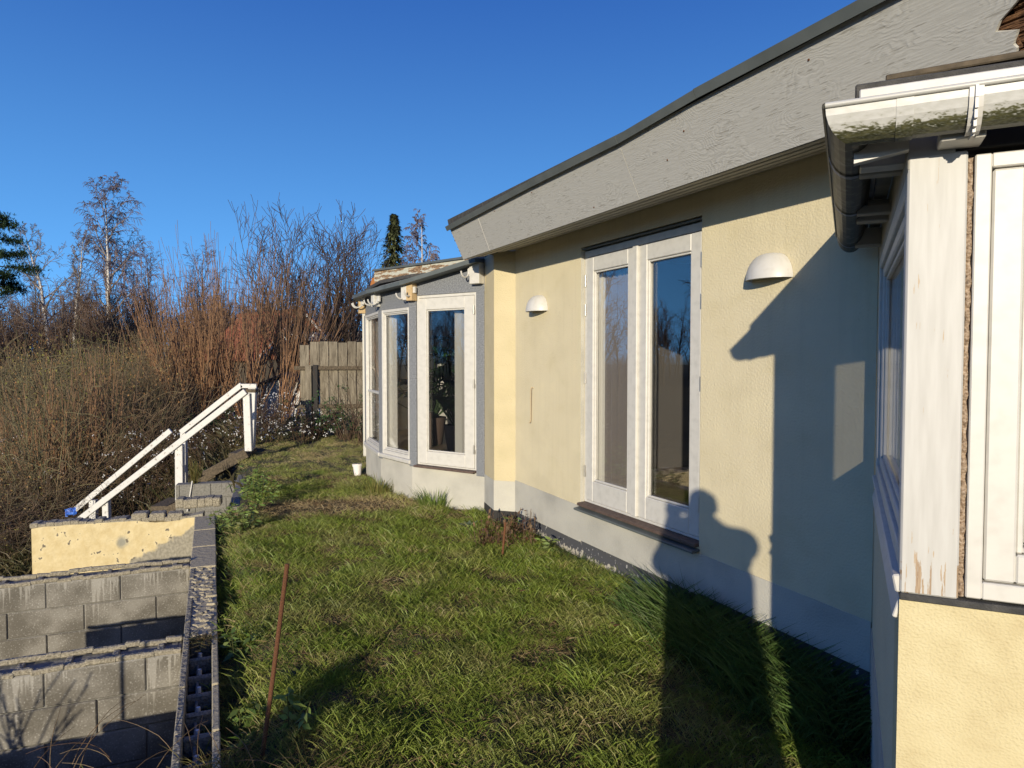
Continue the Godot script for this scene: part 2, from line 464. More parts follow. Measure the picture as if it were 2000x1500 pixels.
func extension(h: Node3D) -> void:
	var side := axes(POST, -EXT_E)    # x from -1.84 at the main wall to 0 at the post
	var front := axes(POST, EXT_F)    # x from 0 at the post
	var b := MB.new()
	b.wall(-1.838, -0.16, -0.6, 1.0, 0.0, 0.16)
	part(h, "extension_side_wall", b, M.stucco, side)
	b = MB.new()
	b.wall(-1.838, -0.004, -0.6, 0.28, 0.005, 0.02)
	part(h, "extension_plinth", b, M.plinth, side)
	b = MB.new()
	b.wall(0.0, 3.2, -0.6, 0.995, 0.0, 0.16)
	part(h, "extension_front_wall", b, M.rough_stucco, front)
	# dark sill strip between wall and timber
	b = MB.new()
	b.box(Vector3(1.6, 1.0035, -0.06), Vector3(3.2, 0.017, 0.13), 0.003)
	part(h, "sill_strip", b, M.felt, front)
	# the white corner post with its peeling foot
	b = MB.new()
	b.uvo = Vector2(0.065, -0.542)
	b.box(Vector3(0.0635, 1.554, -0.052), Vector3(0.125, 1.084, 0.1), 0.004)
	part(h, "corner_post", b, M.post, front).set_meta("label", "white post with paint flaked off at its foot")
	b = MB.new()
	var rng := RandomNumberGenerator.new()
	rng.seed = 3
	var fp := PackedVector3Array()
	var fr := PackedFloat32Array()
	for k in 72:
		fp.append(Vector3(0.1335 + rng.randf_range(-0.0015, 0.0015), 1.018 + k * 0.015, -0.026 + rng.randf_range(-0.008, 0.008)))
		fr.append(0.008 + rng.randf_range(-0.002, 0.003))
	b.tube(fp, fr, 9, true)
	for k in 0:
		b.box(Vector3(0.1325 + rng.randf_range(-0.003, 0.003), 1.02 + k * 0.0072, -0.040 + rng.randf_range(-0.016, 0.010)), Vector3(0.010, 0.016 + rng.randf() * 0.022, 0.02), 0.004, Basis.from_euler(Vector3(rng.randf() * 3.0, rng.randf_range(-0.4, 0.4), rng.randf_range(-0.35, 0.35))))
	part(h, "foam_joint", b, M.foam, front)
	# front window beside the post
	var wf := joint(h, "front_window", front)
	b = MB.new()
	b.ring(0.141, 1.6, 1.018, 2.085, [0.034, 0.034, 0.034, 0.042], -0.006, -0.1, 0.003)
	part(wf, "frame", b, M.white, front)
	leaf(wf, front, 0.178, 0.86, 1.063, 2.048, -0.012, [0.064, 0.064, 0.06, 0.07], 0.05)
	leaf(wf, front, 0.866, 1.563, 1.063, 2.048, -0.012, [0.064, 0.064, 0.06, 0.07], 0.05)
	b = MB.new()
	b.wall(1.602, 3.2, 1.013, 2.1, -0.01, 0.12)
	part(h, "front_wall_panel", b, M.white, front)
	# side window between post and main wall
	var ws := joint(h, "side_window", side)
	b = MB.new()
	b.ring(-1.70, -0.005, 1.06, 2.06, [0.05, 0.055, 0.05, 0.05], 0.0, -0.09, 0.003)
	part(ws, "frame", b, M.white, side)
	leaf(ws, side, -1.648, -0.062, 1.112, 2.008, -0.012, [0.035, 0.045, 0.04, 0.035], 0.05)
	b = MB.new()
	b.box(Vector3(-0.855, 1.035, -0.012), Vector3(1.69, 0.045, 0.05), 0.004, Basis(Vector3.RIGHT, 0.2))
	part(ws, "drip_rail", b, M.white, side)
	b = MB.new()
	b.box(Vector3(-0.86, 0.985, -0.002), Vector3(1.70, 0.012, 0.085), 0.003, Basis(Vector3.RIGHT, 1.3))
	part(ws, "sill_board", b, M.white, side)
	b = MB.new()
	b.box(Vector3(-1.77, 1.53, -0.05), Vector3(0.134, 1.06, 0.1), 0.002)
	part(h, "extension_pier", b, M.stucco, side)
	# header over both windows, boarded eave, roof
	b = MB.new()
	b.box(Vector3(-0.92, 2.155, -0.05), Vector3(1.835, 0.185, 0.1), 0.003)
	part(h, "side_header", b, M.soffit, side)
	b = MB.new()
	b.box(Vector3(1.55, 2.165, -0.06), Vector3(3.1, 0.13, 0.1), 0.003)
	part(h, "front_header", b, M.dark, front)
	for k in 3:
		b = MB.new()
		b.box(Vector3(-0.92, 2.2, 0.026 + 0.05 * k), Vector3(1.83, 0.012, 0.046), 0.002)
		part(h, "eave_board", b, M.soffit, side)
	for k in 3:
		b = MB.new()
		b.box(Vector3(-0.15 - 0.62 * k - 0.2 * float(k > 0), 2.145, 0.05), Vector3(0.07, 0.075, 0.11), 0.003)
		part(h, "rafter_end", b, M.soffit if k else M.white, side)
	b = MB.new()
	b.box(Vector3(0.105, 2.118, 0.035), Vector3(0.09, 0.03, 0.09), 0.003)
	part(h, "gutter_block", b, M.white, front)
	b = MB.new()
	b.plate(PackedVector2Array([Vector2(-0.12, 2.085), Vector2(0.0, 2.105), Vector2(0.0, 2.13), Vector2(-0.12, 2.135)]), 0.03, 0.0, front)
	part(h, "barge_block", b, M.white)
	b = MB.new()
	b.box(Vector3(1.5, 2.2475, 0.03), Vector3(3.22, 0.03, 0.02), 0.003)
	part(h, "eave_batten", b, M.white, front)
	b = MB.new()
	var pf := front.translated_local(Vector3(1.45, 2.285, -1.0))
	b.box(Vector3.ZERO, Vector3(3.14, 0.05, 2.0), 0.004, Basis(Vector3.RIGHT, 0.02))
	part(h, "extension_roof", b, M.felt, pf)
	# loose strips of board lying on the roof edge
	for k in 3:
		b = MB.new()
		b.box(Vector3(0.3 + k * 0.35, 2.316 + 0.006 * (k % 2), -0.06 - 0.05 * k), Vector3(0.7, 0.016, 0.06), 0.003, Basis(Vector3.UP, 0.03 * (k - 1)) * Basis(Vector3.BACK, 0.02 * (1 - k)))
		part(h, "roof_lath", b, M.old_wood, front)
	gutter(h, front, side)


func gutter(h: Node3D, front: Transform3D, side: Transform3D) -> void:
	# half round channel, mitred at the corner: outside and inside shells and the rims
	var prof: Array[Vector2] = []   # out from the wall, height
	for k in 13:
		var a := PI * k / 12.0
		prof.append(Vector2(0.105 + 0.058 * cos(a), 2.192 - 0.082 * sin(a) if sin(a) > 0.0 else 2.192))
	var at := func(e: Vector2, where: int) -> Vector3:
		if where == 0:
			return side * Vector3(-1.80, e.y, e.x + 0.02)
		if where == 1:   # the corner: the same distance from both faces
			var q := POST - EXT_F * (e.x + 0.02) - EXT_E * e.x
			return pt(q.x, q.y, e.y)
		return front * Vector3(2.9, e.y + 0.012, e.x)
	for run in 2:
		var b := MB.new()
		var length := 1.9 if run == 0 else 3.0
		for shell in 2:
			for k in 12:
				var p := prof[k]
				var q := prof[k + 1]
				var mid := Vector2(0.105, 2.192)
				if shell == 1:
					p = mid + (p - mid) * 0.95
					q = mid + (q - mid) * 0.95
				var a: Vector3 = at.call(p, run)
				var e: Vector3 = at.call(p, run + 1)
				var f: Vector3 = at.call(q, run + 1)
				var g: Vector3 = at.call(q, run)
				var axis: Vector3 = (at.call(mid, run) + at.call(mid, run + 1)) / 2.0
				var out: Vector3 = ((a + e + f + g) / 4.0 - axis) * (1.0 if shell == 0 else -1.0)
				var v0 := (k if k < 7 else 12 - k) / 6.0
				var v1 := (k + 1 if k < 6 else 11 - k) / 6.0
				b.quad(a, e, f, g, out, Vector2(0.0 + run * 2, v0), Vector2(length + run * 2, v0), Vector2(length + run * 2, v1), Vector2(run * 2, v1))
		# rolled outer rim
		b.tube(PackedVector3Array([at.call(Vector2(0.164, 2.194), run), at.call(Vector2(0.164, 2.194), run + 1)]), PackedFloat32Array([0.007, 0.007]), 8, true)
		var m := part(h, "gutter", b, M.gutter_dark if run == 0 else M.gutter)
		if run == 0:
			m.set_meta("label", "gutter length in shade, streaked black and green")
	# closed end at the main wall
	var cap := MB.new()
	for k in 12:
		var mid := Vector2(0.105, 2.192)
		cap.tri(at.call(mid, 0), at.call(prof[k], 0), at.call(prof[k + 1], 0), side.basis.x)
	part(h, "gutter_end", cap, M.gutter_dark)
	# a jointing piece on the front run
	# straps round the gutter
	for k in 3:
		var x: float = [-0.22, -0.80, -1.60][k]
		var b := MB.new()
		for j in 12:
			var mid := Vector2(0.105, 2.192)
			var p := mid + (prof[j] - mid) * 1.05
			var q := mid + (prof[j + 1] - mid) * 1.05
			var e := Vector3(0.015, 0, 0)
			b.quad(side * (Vector3(x, p.y, p.x + 0.02) - e), side * (Vector3(x, p.y, p.x + 0.02) + e), side * (Vector3(x, q.y, q.x + 0.02) + e), side * (Vector3(x, q.y, q.x + 0.02) - e), side.basis * Vector3(0, (p.y + q.y) / 2 - mid.y, (p.x + q.x) / 2 - mid.x))
		part(h, "gutter_strap", b, M.band)
		b = MB.new()
		b.box(Vector3(x, 2.12, 0.05), Vector3(0.05, 0.03, 0.11), 0.003)
		part(h, "strap_block", b, M.soffit, side)
	var br := MB.new()
	var pts := PackedVector3Array()
	var rad := PackedFloat32Array()
	for j in 13:
		var mid := Vector2(0.105, 2.194)
		var p := mid + (prof[j] - mid) * 1.09
		if j > 0:
			var p0 := mid + (prof[j - 1] - mid) * 1.09
			for z in [0.0]:
				var e := Vector3(0.0135, 0, 0)
				var a := Vector3(0.118, p0.y, p0.x)
				var c := Vector3(0.118, p.y, p.x)
				br.quad(a - e, a + e, c + e, c - e, Vector3(0, (p.y + p0.y) / 2 - mid.y, (p.x + p0.x) / 2 - mid.x))
				var rib := (c - Vector3(0, mid.y, mid.x)) * 0.09
				rib.x = 0
				br.box((a + c) / 2 + rib * 0.6, Vector3(0.006, absf(a.y - c.y) + 0.003, absf(a.z - c.z) + 0.003), 0.0)
	part(h, "gutter_bracket", br, M.white_plastic, front)
	var jt := MB.new()
	for j in 12:
		var mid := Vector2(0.105, 2.192)
		var p := mid + (prof[j] - mid) * 1.025
		var q := mid + (prof[j + 1] - mid) * 1.025
		jt.quad(front * Vector3(-0.035, p.y, p.x), front * Vector3(0.0, p.y, p.x), front * Vector3(0.0, q.y, q.x), front * Vector3(-0.035, q.y, q.x), front.basis * Vector3(0, (p.y + q.y) / 2 - mid.y, (p.x + q.x) / 2 - mid.x), Vector2(2.1, (j if j < 7 else 12 - j) / 6.0), Vector2(2.14, (j if j < 7 else 12 - j) / 6.0), Vector2(2.14, (j + 1 if j < 6 else 11 - j) / 6.0), Vector2(2.1, (j + 1 if j < 6 else 11 - j) / 6.0))
	part(h, "gutter_joint", jt, M.gutter)


# floors, ceilings and inner walls that close the rooms
func shell(h: Node3D) -> void:
	var far := WALL_M - WALL_X * 1.985
	var inn := Vector2(0.90123, 0.43335)   # inwards from the main wall
	var c := WALL_M + WALL_X * 2.0
	var e3 := POST + EXT_F * 3.2
	var plan := PackedVector2Array([c + inn * 0.02, far + inn * 0.02, R1 + Vector2(0.06, 0.06), L1 + Vector2(0.07, 0.08), L2 + Vector2(0.1, 0.05), L3 + Vector2(0.1, 0.02), L4 + Vector2(0.1, 0.0), L5, Vector2(1.0, 13.2), Vector2(5.2, 11.4), Vector2(6.4, 6.0), e3 + EXT_E * 0.1 - EXT_F * 0.1, POST + EXT_E * 0.1 + EXT_F * 0.1])
	var b := MB.new()
	b.slab(plan, 0.30, 0.38)
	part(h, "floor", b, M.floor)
	var deep := PackedVector2Array([c + inn * 0.02, far + inn * 0.02, R1 + Vector2(0.2, 0.2), Vector2(1.0, 13.2), Vector2(5.2, 11.4), Vector2(6.4, 6.0), c + EXT_F * 3.0])
	b = MB.new()
	b.slab(deep, 2.66, 2.72)
	part(h, "ceiling", b, M.inside)
	# outer walls at the back
	var back := [L4, L5, Vector2(1.0, 13.2), Vector2(5.2, 11.4), Vector2(6.4, 6.0), e3]
	for k in 5:
		var p: Vector2 = back[k]
		var q: Vector2 = back[k + 1]
		var xf := axes(p, q - p)
		b = MB.new()
		b.wall(0.0, p.distance_to(q), -0.6, 2.5 if k < 2 else 2.72, 0.0, 0.14)
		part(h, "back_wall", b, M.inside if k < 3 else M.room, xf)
	# partition between the bay room and the main room
	var px := axes(far + inn * 0.3, inn)
	b = MB.new()
	b.wall(0.0, 3.6, 0.38, 2.66, 0.0, 0.1)
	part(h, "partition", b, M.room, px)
	# wall that closes the extension off from the main room
	var pc := axes(c + inn * 0.05, EXT_F)
	b = MB.new()
	b.wall(0.0, 3.0, 0.38, 2.3, 0.0, 0.1)
	part(h, "partition", b, M.inside, pc)


# ---------------------------------------------------------------- hollow-block walls
func at_uv(u: float, v: float) -> Vector2:
	return STRIP + SL * u + ST * v


# a wall of concrete blocks seen from its front; x runs from the left end (negative) to 0 at the strip wall; rows is the left end of each course from the top
func cross_wall(label: String, v: float, lefts: Array, m: Material, offset: float, group: String, top := -0.1, xf_in = null, wide := 0.5) -> Node3D:
	var o := at_uv(0.195, v)
	var xf: Transform3D = xf_in if xf_in != null else axes(o, -SL, top)
	var w := thing("block_wall", label, "wall", xf.origin - Vector3(0, 0.2 * lefts.size(), 0), group)
	var rng := RandomNumberGenerator.new()
	rng.seed = int(v * 100.0) + 7
	for r in lefts.size():
		var left: float = lefts[r]
		var x := -0.003
		var first := true
		while x > left + 0.03:
			var length := wide * (0.5 + 0.5 * float((r + int(offset * 2.0)) % 2)) if first else wide
			if first and offset == 0.0:
				length -= 0.06
			first = false
			var a := maxf(left, x - length)
			var b := MB.new()
			var size := Vector3(x - a - 0.006, 0.194, 0.19)
			var c := Vector3((x + a) / 2, -0.2 * r - 0.1, -0.095 + rng.randf_range(-0.003, 0.003))
			b.uvo = Vector2(c.x, c.y)
			b.box(c, size, 0.006, Basis(Vector3.UP, rng.randf_range(-0.003, 0.003)))
			part(w, "block", b, m, xf)
			x = a
	# mortar and hollow behind the faces
	var inner := MB.new()
	for r in lefts.size():
		var left: float = lefts[r]
		inner.box(Vector3(left / 2 - 0.01, -0.2 * r - 0.1, -0.097), Vector3(-left - 0.04, 0.2, 0.172))
	part(w, "mortar", inner, M.concrete, xf)
	return w


func block_walls() -> void:
	var rng := RandomNumberGenerator.new()
	rng.seed = 11
	# the wall across the first pit has an open hollow top: two thin shells and webs between them
	var g := "block walls that divide the old pits"
	cross_wall("low grey block wall with a stepped end at the near edge of the first pit", -0.42, [-1.5, -1.62, -1.72, -1.95, -2.0, -2.0, -2.0], M.block2, 0.5, g)
	var lower := cross_wall("grey hollow-block wall nearest the viewer with pale lime runs down its face", 1.25, [-1.88, -1.88, -1.9, -1.9, -1.9, -1.9, -1.9], M.block0, 0.0, g, -0.13)
	var upper := cross_wall("grey block wall behind the nearest one, in front of the yellow rendered wall", 3.0, [-1.86, -1.86, -1.86, -1.86, -1.86, -1.86, -1.86], M.block1, 0.5, g, -0.11)
	for k in 2:
		var w: Node3D = [lower, upper][k]
		var v: float = [1.25, 3.0][k]
		var y: float = [-0.13, -0.11][k]
		var xf := axes(at_uv(0.195, v), -SL, y)
		for z in [-0.018, -0.172]:
			var b := MB.new()
			var x := -0.01
			while x > -1.86:
				var s := rng.randf_range(0.05, 0.16)
				b.box(Vector3(x - s / 2, 0.008 + rng.randf_range(-0.006, 0.01) + (0.012 if z < -0.1 else 0.0), z + rng.randf_range(-0.004, 0.004)), Vector3(s + 0.01, 0.03, 0.036), 0.006, Basis(Vector3.BACK, rng.randf_range(-0.06, 0.06)))
				x -= s
			part(w, "top_shell", b, M.rubble, xf)
		var b2 := MB.new()
		for j in 8:
			b2.box(Vector3(-0.12 - j * 0.235, 0.006, -0.095), Vector3(0.035, 0.02, 0.12), 0.005)
		part(w, "web", b2, M.rubble, xf)
	# rendered wall
	var o := at_uv(0.12, 4.93)
	var xf := axes(o, -SL + ST * -0.12, -0.1)
	var rw := thing("rendered_wall", "cream yellow rendered wall with flaked spots and a bare grey wedge at its right foot", "wall", pt(o.x, o.y, -1.4))
	var b := MB.new()
	b.uvo = Vector2(-0.8, -0.65)
	var ol := PackedVector2Array()
	for k in 15:
		ol.append(Vector2(-1.6 + 1.6 * k / 14.0 + 0.8, 0.65 + [-0.02, -0.005, -0.008, 0.0, -0.004, 0.004, 0.002, 0.01, 0.012, -0.015, -0.03, -0.028, -0.02, 0.02, 0.04][k]))
	ol.append(Vector2(0.8, -0.65))
	ol.append(Vector2(-0.8, -0.65))
	b.plate(ol, 0.0, -0.16, xf.translated_local(Vector3(-0.8, -0.65, 0)))
	part(rw, "wall", b, M.render)
	b = MB.new()
	for k in 22:
		var x := -1.58 + k * 0.073
		b.box(Vector3(x, 0.0 + rng.randf_range(-0.012, 0.012), -0.09), Vector3(0.078, 0.05, 0.165), 0.008, Basis(Vector3.BACK, rng.randf_range(-0.08, 0.08)))
	part(rw, "broken_top", b, M.rubble, xf)
	for k in 3:
		b = MB.new()
		b.box(Vector3(-0.62 + k * 0.17, 0.035 - 0.01 * k, -0.10), Vector3(0.15, 0.075, 0.17), 0.012, Basis(Vector3.UP, 0.05 * k))
		part(rw, "brick", b, M.rubble, xf)
	b = MB.new()
	for k in 6:
		b.box(Vector3(-0.26 + k * 0.075, 0.11 + rng.randf_range(-0.01, 0.01), -0.30), Vector3(0.085, 0.1, 0.2), 0.012, Basis(Vector3.UP, rng.randf_range(-0.1, 0.1)))
	part(rw, "ledge", b, M.rubble, xf)
	# block wall past it, beside the bottom of the lawn
	var xb := axes(Vector2(-3.83, 9.95), Vector2(0.96, 0.28), -0.15)
	cross_wall("short grey block wall past the rendered wall, below the wooden steps", 7.3, [-0.86, -0.86, -0.86, -0.86, -0.86], M.concrete, 0.5, g, -0.15, xb, 0.4)

	# the long wall along the lawn
	var lw := thing("retaining_wall", "long hollow-block retaining wall along the left edge of the lawn, its top broken open", "wall", pt(STRIP.x, STRIP.y, -1.5))
	var sx := axes(at_uv(0.0, 0.0), ST, -0.1)     # x away along the wall, z to the lawn side
	# far part: sound cap slabs; middle: rough concrete fill; near: open cells
	for k in 3:
		b = MB.new()
		var x0: float = [2.95, 3.62, 4.28][k]
		var x1: float = [3.615, 4.275, 4.93][k]
		b.box(Vector3((x0 + x1) / 2, -0.06, -0.098), Vector3(x1 - x0, 0.13 + 0.006 * k, 0.2), 0.007, Basis(Vector3.UP, 0.006 * (k - 1)))
		part(lw, "cap_slab", b, M.top, sx)
	b = MB.new()
	for k in 190:
		b.box(Vector3(1.42 + rng.randf() * 1.52, -0.018 + rng.randf_range(-0.014, 0.006), -0.098 + rng.randf_range(-0.066, 0.066)), Vector3(rng.randf_range(0.02, 0.075), 0.03, rng.randf_range(0.018, 0.05)), 0.009, Basis.from_euler(Vector3(rng.randf_range(-0.1, 0.1), rng.randf() * 3.0, rng.randf_range(-0.1, 0.1))))
	b.box(Vector3(2.2, -0.075, -0.098), Vector3(1.5, 0.13, 0.14), 0.01)
	part(lw, "concrete_fill", b, M.top, sx)
	for side in 2:
		var x := -0.3
		var j := 0
		while x < 2.93:
			b = MB.new()
			var e := minf(x + 0.49, 2.945)
			b.box(Vector3((x + e) / 2, -0.1 + rng.randf_range(-0.006, 0.006) - (0.012 if side == 0 else 0.0), -0.02 if side == 0 else -0.178), Vector3(e - x - 0.006, 0.2, 0.034), 0.005, Basis(Vector3.UP, rng.randf_range(-0.006, 0.006)))
			part(lw, "block_shell", b, M.top if side == 0 else M.rubble, sx)
			x = e + 0.004
			j += 1
	b = MB.new()
	for k in 8:
		var x := -0.2 + k * 0.235
		b.box(Vector3(x, -0.13 + rng.randf_range(-0.02, 0.0), -0.098), Vector3(0.035, 0.14, 0.13), 0.008)
	b.box(Vector3(0.55, -0.16, -0.112), Vector3(1.7, 0.12, 0.014), 0.004)
	part(lw, "web", b, M.rubble, sx)
	b = MB.new()
	for k in 7:
		b.tube(PackedVector3Array([Vector3(-0.18 + k * 0.235, -0.10, -0.10), Vector3(-0.18 + k * 0.235, -0.045, -0.10)]), PackedFloat32Array([0.012, 0.010]), 7, true)
	part(lw, "plug", b, M.white_wall, sx)
	b = MB.new()
	for course in 6:
		b.box(Vector3(2.3, -0.31 - 0.2 * course, -0.098), Vector3(5.24, 0.196, 0.188), 0.005)
	part(lw, "lower_course", b, M.concrete, sx)
	b = MB.new()
	b.box(Vector3(0.55, -0.155, -0.098), Vector3(1.7, 0.01, 0.12))
	var wt := single("rain_water", "rain water standing in the open cells of the hollow-block wall", "water", b, M.water, sx)
	kind(wt, "structure")
	b = MB.new()
	for k in 130:
		var a := Vector3(1.36 + rng.randfn(0.0, 0.07), -0.02 + rng.randf() * 0.025, -0.098 + rng.randf_range(-0.08, 0.08))
		b.col = lin(0.10, 0.06, 0.02).lerp(lin(0.05, 0.06, 0.02), rng.randf()).srgb_to_linear()
		b.twig(a, a + Vector3(rng.randf_range(-0.07, 0.07), rng.randf_range(-0.01, 0.02), rng.randf_range(-0.06, 0.06)), 0.002, 0.001)
	b.has_col = true
	kind(single("dead_moss", "tangle of brown moss where the open cells of the wall begin", "moss", b, M.twig, sx), "stuff")
	# second long wall, from the rendered wall to the steps
	var p := Vector2(-3.07, 8.15)
	var q := Vector2(-3.82, 10.35)
	var ex := axes(p, q - p, -0.1)
	var ew := thing("retaining_wall", "short grey retaining wall at the upper end of the lawn edge, behind the leafy weeds", "wall", pt(p.x, p.y, -1.2))
	for r in 4:
		for k in 5:
			b = MB.new()
			b.box(Vector3(0.23 + k * 0.47, -0.1 - 0.2 * r, -0.1 + rng.randf_range(-0.004, 0.004)), Vector3(0.462, 0.196, 0.2), 0.008)
			part(ew, "block", b, M.concrete, ex)


# ---------------------------------------------------------------- houses beyond the garden
func neighbours() -> void:
	# red roofed house: gable turned to the viewer, ridge running away to the left
	var apex := Vector2(-9.41, 32.0)
	var run := Vector2(-0.72, 0.69)
	var xf := axes(apex, Vector2(run.y, -run.x), -2.2)   # x along the gable, z towards the viewer; the house runs back along -z
	# the ridge goes away from the gable
	if (xf.basis * Vector3(0, 0, -1)).dot(Vector3(run.x, 0, -run.y)) < 0.0:
		xf = axes(apex, Vector2(-run.y, run.x), -2.2)
	var h := thing("red_roofed_house", "small dark house with a red tiled roof behind the bare brown shrubs", "house", xf.origin)
	var rise := 5.93
	var eav := 3.85
	var half := 2.1
	var b := MB.new()
	b.plate(PackedVector2Array([Vector2(-half + 0.15, 0), Vector2(half - 0.15, 0), Vector2(half - 0.15, eav), Vector2(-half + 0.15, eav)]), -0.15, -6.0, xf)
	part(h, "wall", b, M.old_wood)
	b = MB.new()
	var n := 9
	for k in n:
		var x0 := -half + 0.1 + (2 * half - 0.2) * k / n
		var x1 := -half + 0.1 + (2 * half - 0.2) * (k + 1) / n - 0.012
		var y := func(x: float) -> float: return eav + (rise - eav - 0.06) * (1.0 - absf(x) / half)
		var g := MB.new()
		var o := PackedVector2Array([Vector2(x0, eav - 0.1), Vector2(x1, eav - 0.1), Vector2(x1, y.call(x1))])
		if x0 < 0.0 and x1 > 0.0:
			o.append(Vector2(0, y.call(0.0)))
		o.append(Vector2(x0, y.call(x0)))
		g.plate(o, -0.1, -0.14, xf)
		part(h, "gable_board", g, M.red_board)
	for s in [-1.0, 1.0]:
		b = MB.new()
		var length := sqrt(half * half + (rise - eav) * (rise - eav)) + 0.25
		var ang := atan2(rise - eav, half)
		# tiles: overlapping courses with a rolled section
		var courses := 12
		for c in courses:
			for t in 18:
				var cx := length * (c + 0.5) / courses
				var p := Vector3(s * (cx * cos(ang)), rise - cx * sin(ang) + 0.03, -0.02 - t * 0.36)
				b.box(p, Vector3(length / courses + 0.05, 0.035, 0.33), 0.012, Basis(Vector3.BACK, -s * (ang - 0.05)))
		var r := part(h, "roof", b, M.red_tile, xf)
		kind(r, "stuff")
		b = MB.new()
		b.box(Vector3(s * length * 0.5 * cos(ang), rise - 0.5 * length * sin(ang) + 0.0, 0.05), Vector3(length, 0.2, 0.03), 0.004, Basis(Vector3.BACK, -s * ang))
		part(h, "bargeboard", b, M.white, xf)
	b = MB.new()
	for t in 17:
		b.tube(PackedVector3Array([xf * Vector3(0, rise + 0.05, -0.02 - t * 0.38), xf * Vector3(0, rise + 0.055, -0.42 - t * 0.38)]), PackedFloat32Array([0.1, 0.115]), 8)
	part(h, "ridge", b, M.red_tile)
	b = MB.new()
	b.box(Vector3(0.1, 2.2, -0.13), Vector3(0.8, 1.1, 0.06), 0.01)
	part(h, "window", b, M.dark, xf)
	# flat roofed white building past the fence
	var w := thing("flat_roofed_building", "low building with a broad white eave band just above the fence", "building", pt(-4.6, 22.0, -0.2))
	b = MB.new()
	b.box(pt(-4.6, 24.0, 0.9), Vector3(4.2, 2.6, 3.6))
	part(w, "wall", b, M.brown_wood)
	b = MB.new()
	b.box(pt(-4.6, 23.9, 2.27), Vector3(5.0, 0.26, 4.4), 0.01)
	part(w, "eave_band", b, M.white)
	b = MB.new()
	b.box(pt(-4.6, 23.9, 2.42), Vector3(4.9, 0.05, 4.3), 0.01)
	part(w, "roof", b, M.felt)
	# whitewashed shed wall behind the flowers
	var s := thing("whitewashed_shed", "whitewashed shed wall half hidden by bare stems left of the fence", "shed", pt(-5.5, 17.5, -1.0))
	b = MB.new()
	b.plate(PackedVector2Array([Vector2(-0.9, -1.0), Vector2(0.95, -1.0), Vector2(0.95, 0.75), Vector2(0.1, 1.15), Vector2(-0.9, 0.75)]), 0.0, -1.6, axes(Vector2(-5.75, 17.5), Vector2(1, 0.1)))
	part(s, "wall", b, M.white_wall)
	for k in 2:
		b = MB.new()
		var t := axes(Vector2(-5.75, 17.5), Vector2(1, 0.1))
		b.box(Vector3(-0.43 if k == 0 else 0.55, 0.99, -0.75), Vector3(1.25 if k == 0 else 1.1, 0.05, 1.9), 0.01, Basis(Vector3.BACK, 0.38 if k == 0 else -0.44))
		part(s, "roof", b, M.felt, t)


func fence() -> void:
	var p := Vector2(-3.98, 13.25)
	var q := Vector2(-2.0, 13.6)
	var xf := axes(p, q - p, 0.02)
	var f := thing("board_fence", "weathered wooden fence of wide upright boards between the garden and the neighbour", "fence", pt(p.x, p.y, 0.1))
	var rng := RandomNumberGenerator.new()
	rng.seed = 21
	var x := 0.0
	for k in 13:
		var w := 0.155 + rng.randf() * 0.025
		var b := MB.new()
		b.uvo = Vector2(k * 0.37, k * 0.21)
		var hh := 1.86 + rng.randf_range(-0.012, 0.012) - (0.06 if k == 0 else 0.0)
		b.box(Vector3(x + w / 2, hh / 2 + 0.03, -0.02 + rng.randf_range(-0.005, 0.005)), Vector3(w - 0.012, hh, 0.022), 0.003, Basis(Vector3.BACK, rng.randf_range(-0.006, 0.006)))
		part(f, "board", b, M.fence, xf)
		x += w
	for y in [1.40, 0.68]:
		var b := MB.new()
		b.box(Vector3(1.05, y, 0.025), Vector3(2.3, 0.07, 0.045), 0.004)
		part(f, "rail", b, M.old_wood, xf)
	var b := MB.new()
	b.box(Vector3(0.165, 0.70, 0.075), Vector3(0.11, 1.5, 0.055), 0.006)
	part(f, "post", b, M.fence, xf)
	b = MB.new()
	b.box(Vector3(0.285, 0.68, 0.05), Vector3(0.09, 1.56, 0.06), 0.006)
	part(f, "post", b, M.dark, xf).set_meta("label", "dark tarred post")


func bar(parent: Node3D, called: String, a: Vector3, c: Vector3, w: float, hgt: float, m: Material) -> MeshInstance3D:
	var d := c - a
	var z := d.normalized()
	var x := Vector3.UP.cross(z)
	x = x.normalized() if x.length() > 0.05 else Vector3.RIGHT
	var b := MB.new()
	b.box(Vector3.ZERO, Vector3(w, hgt, d.length()), 0.006)
	return part(parent, called, b, m, Transform3D(Basis(x, z.cross(x), z), (a + c) / 2))


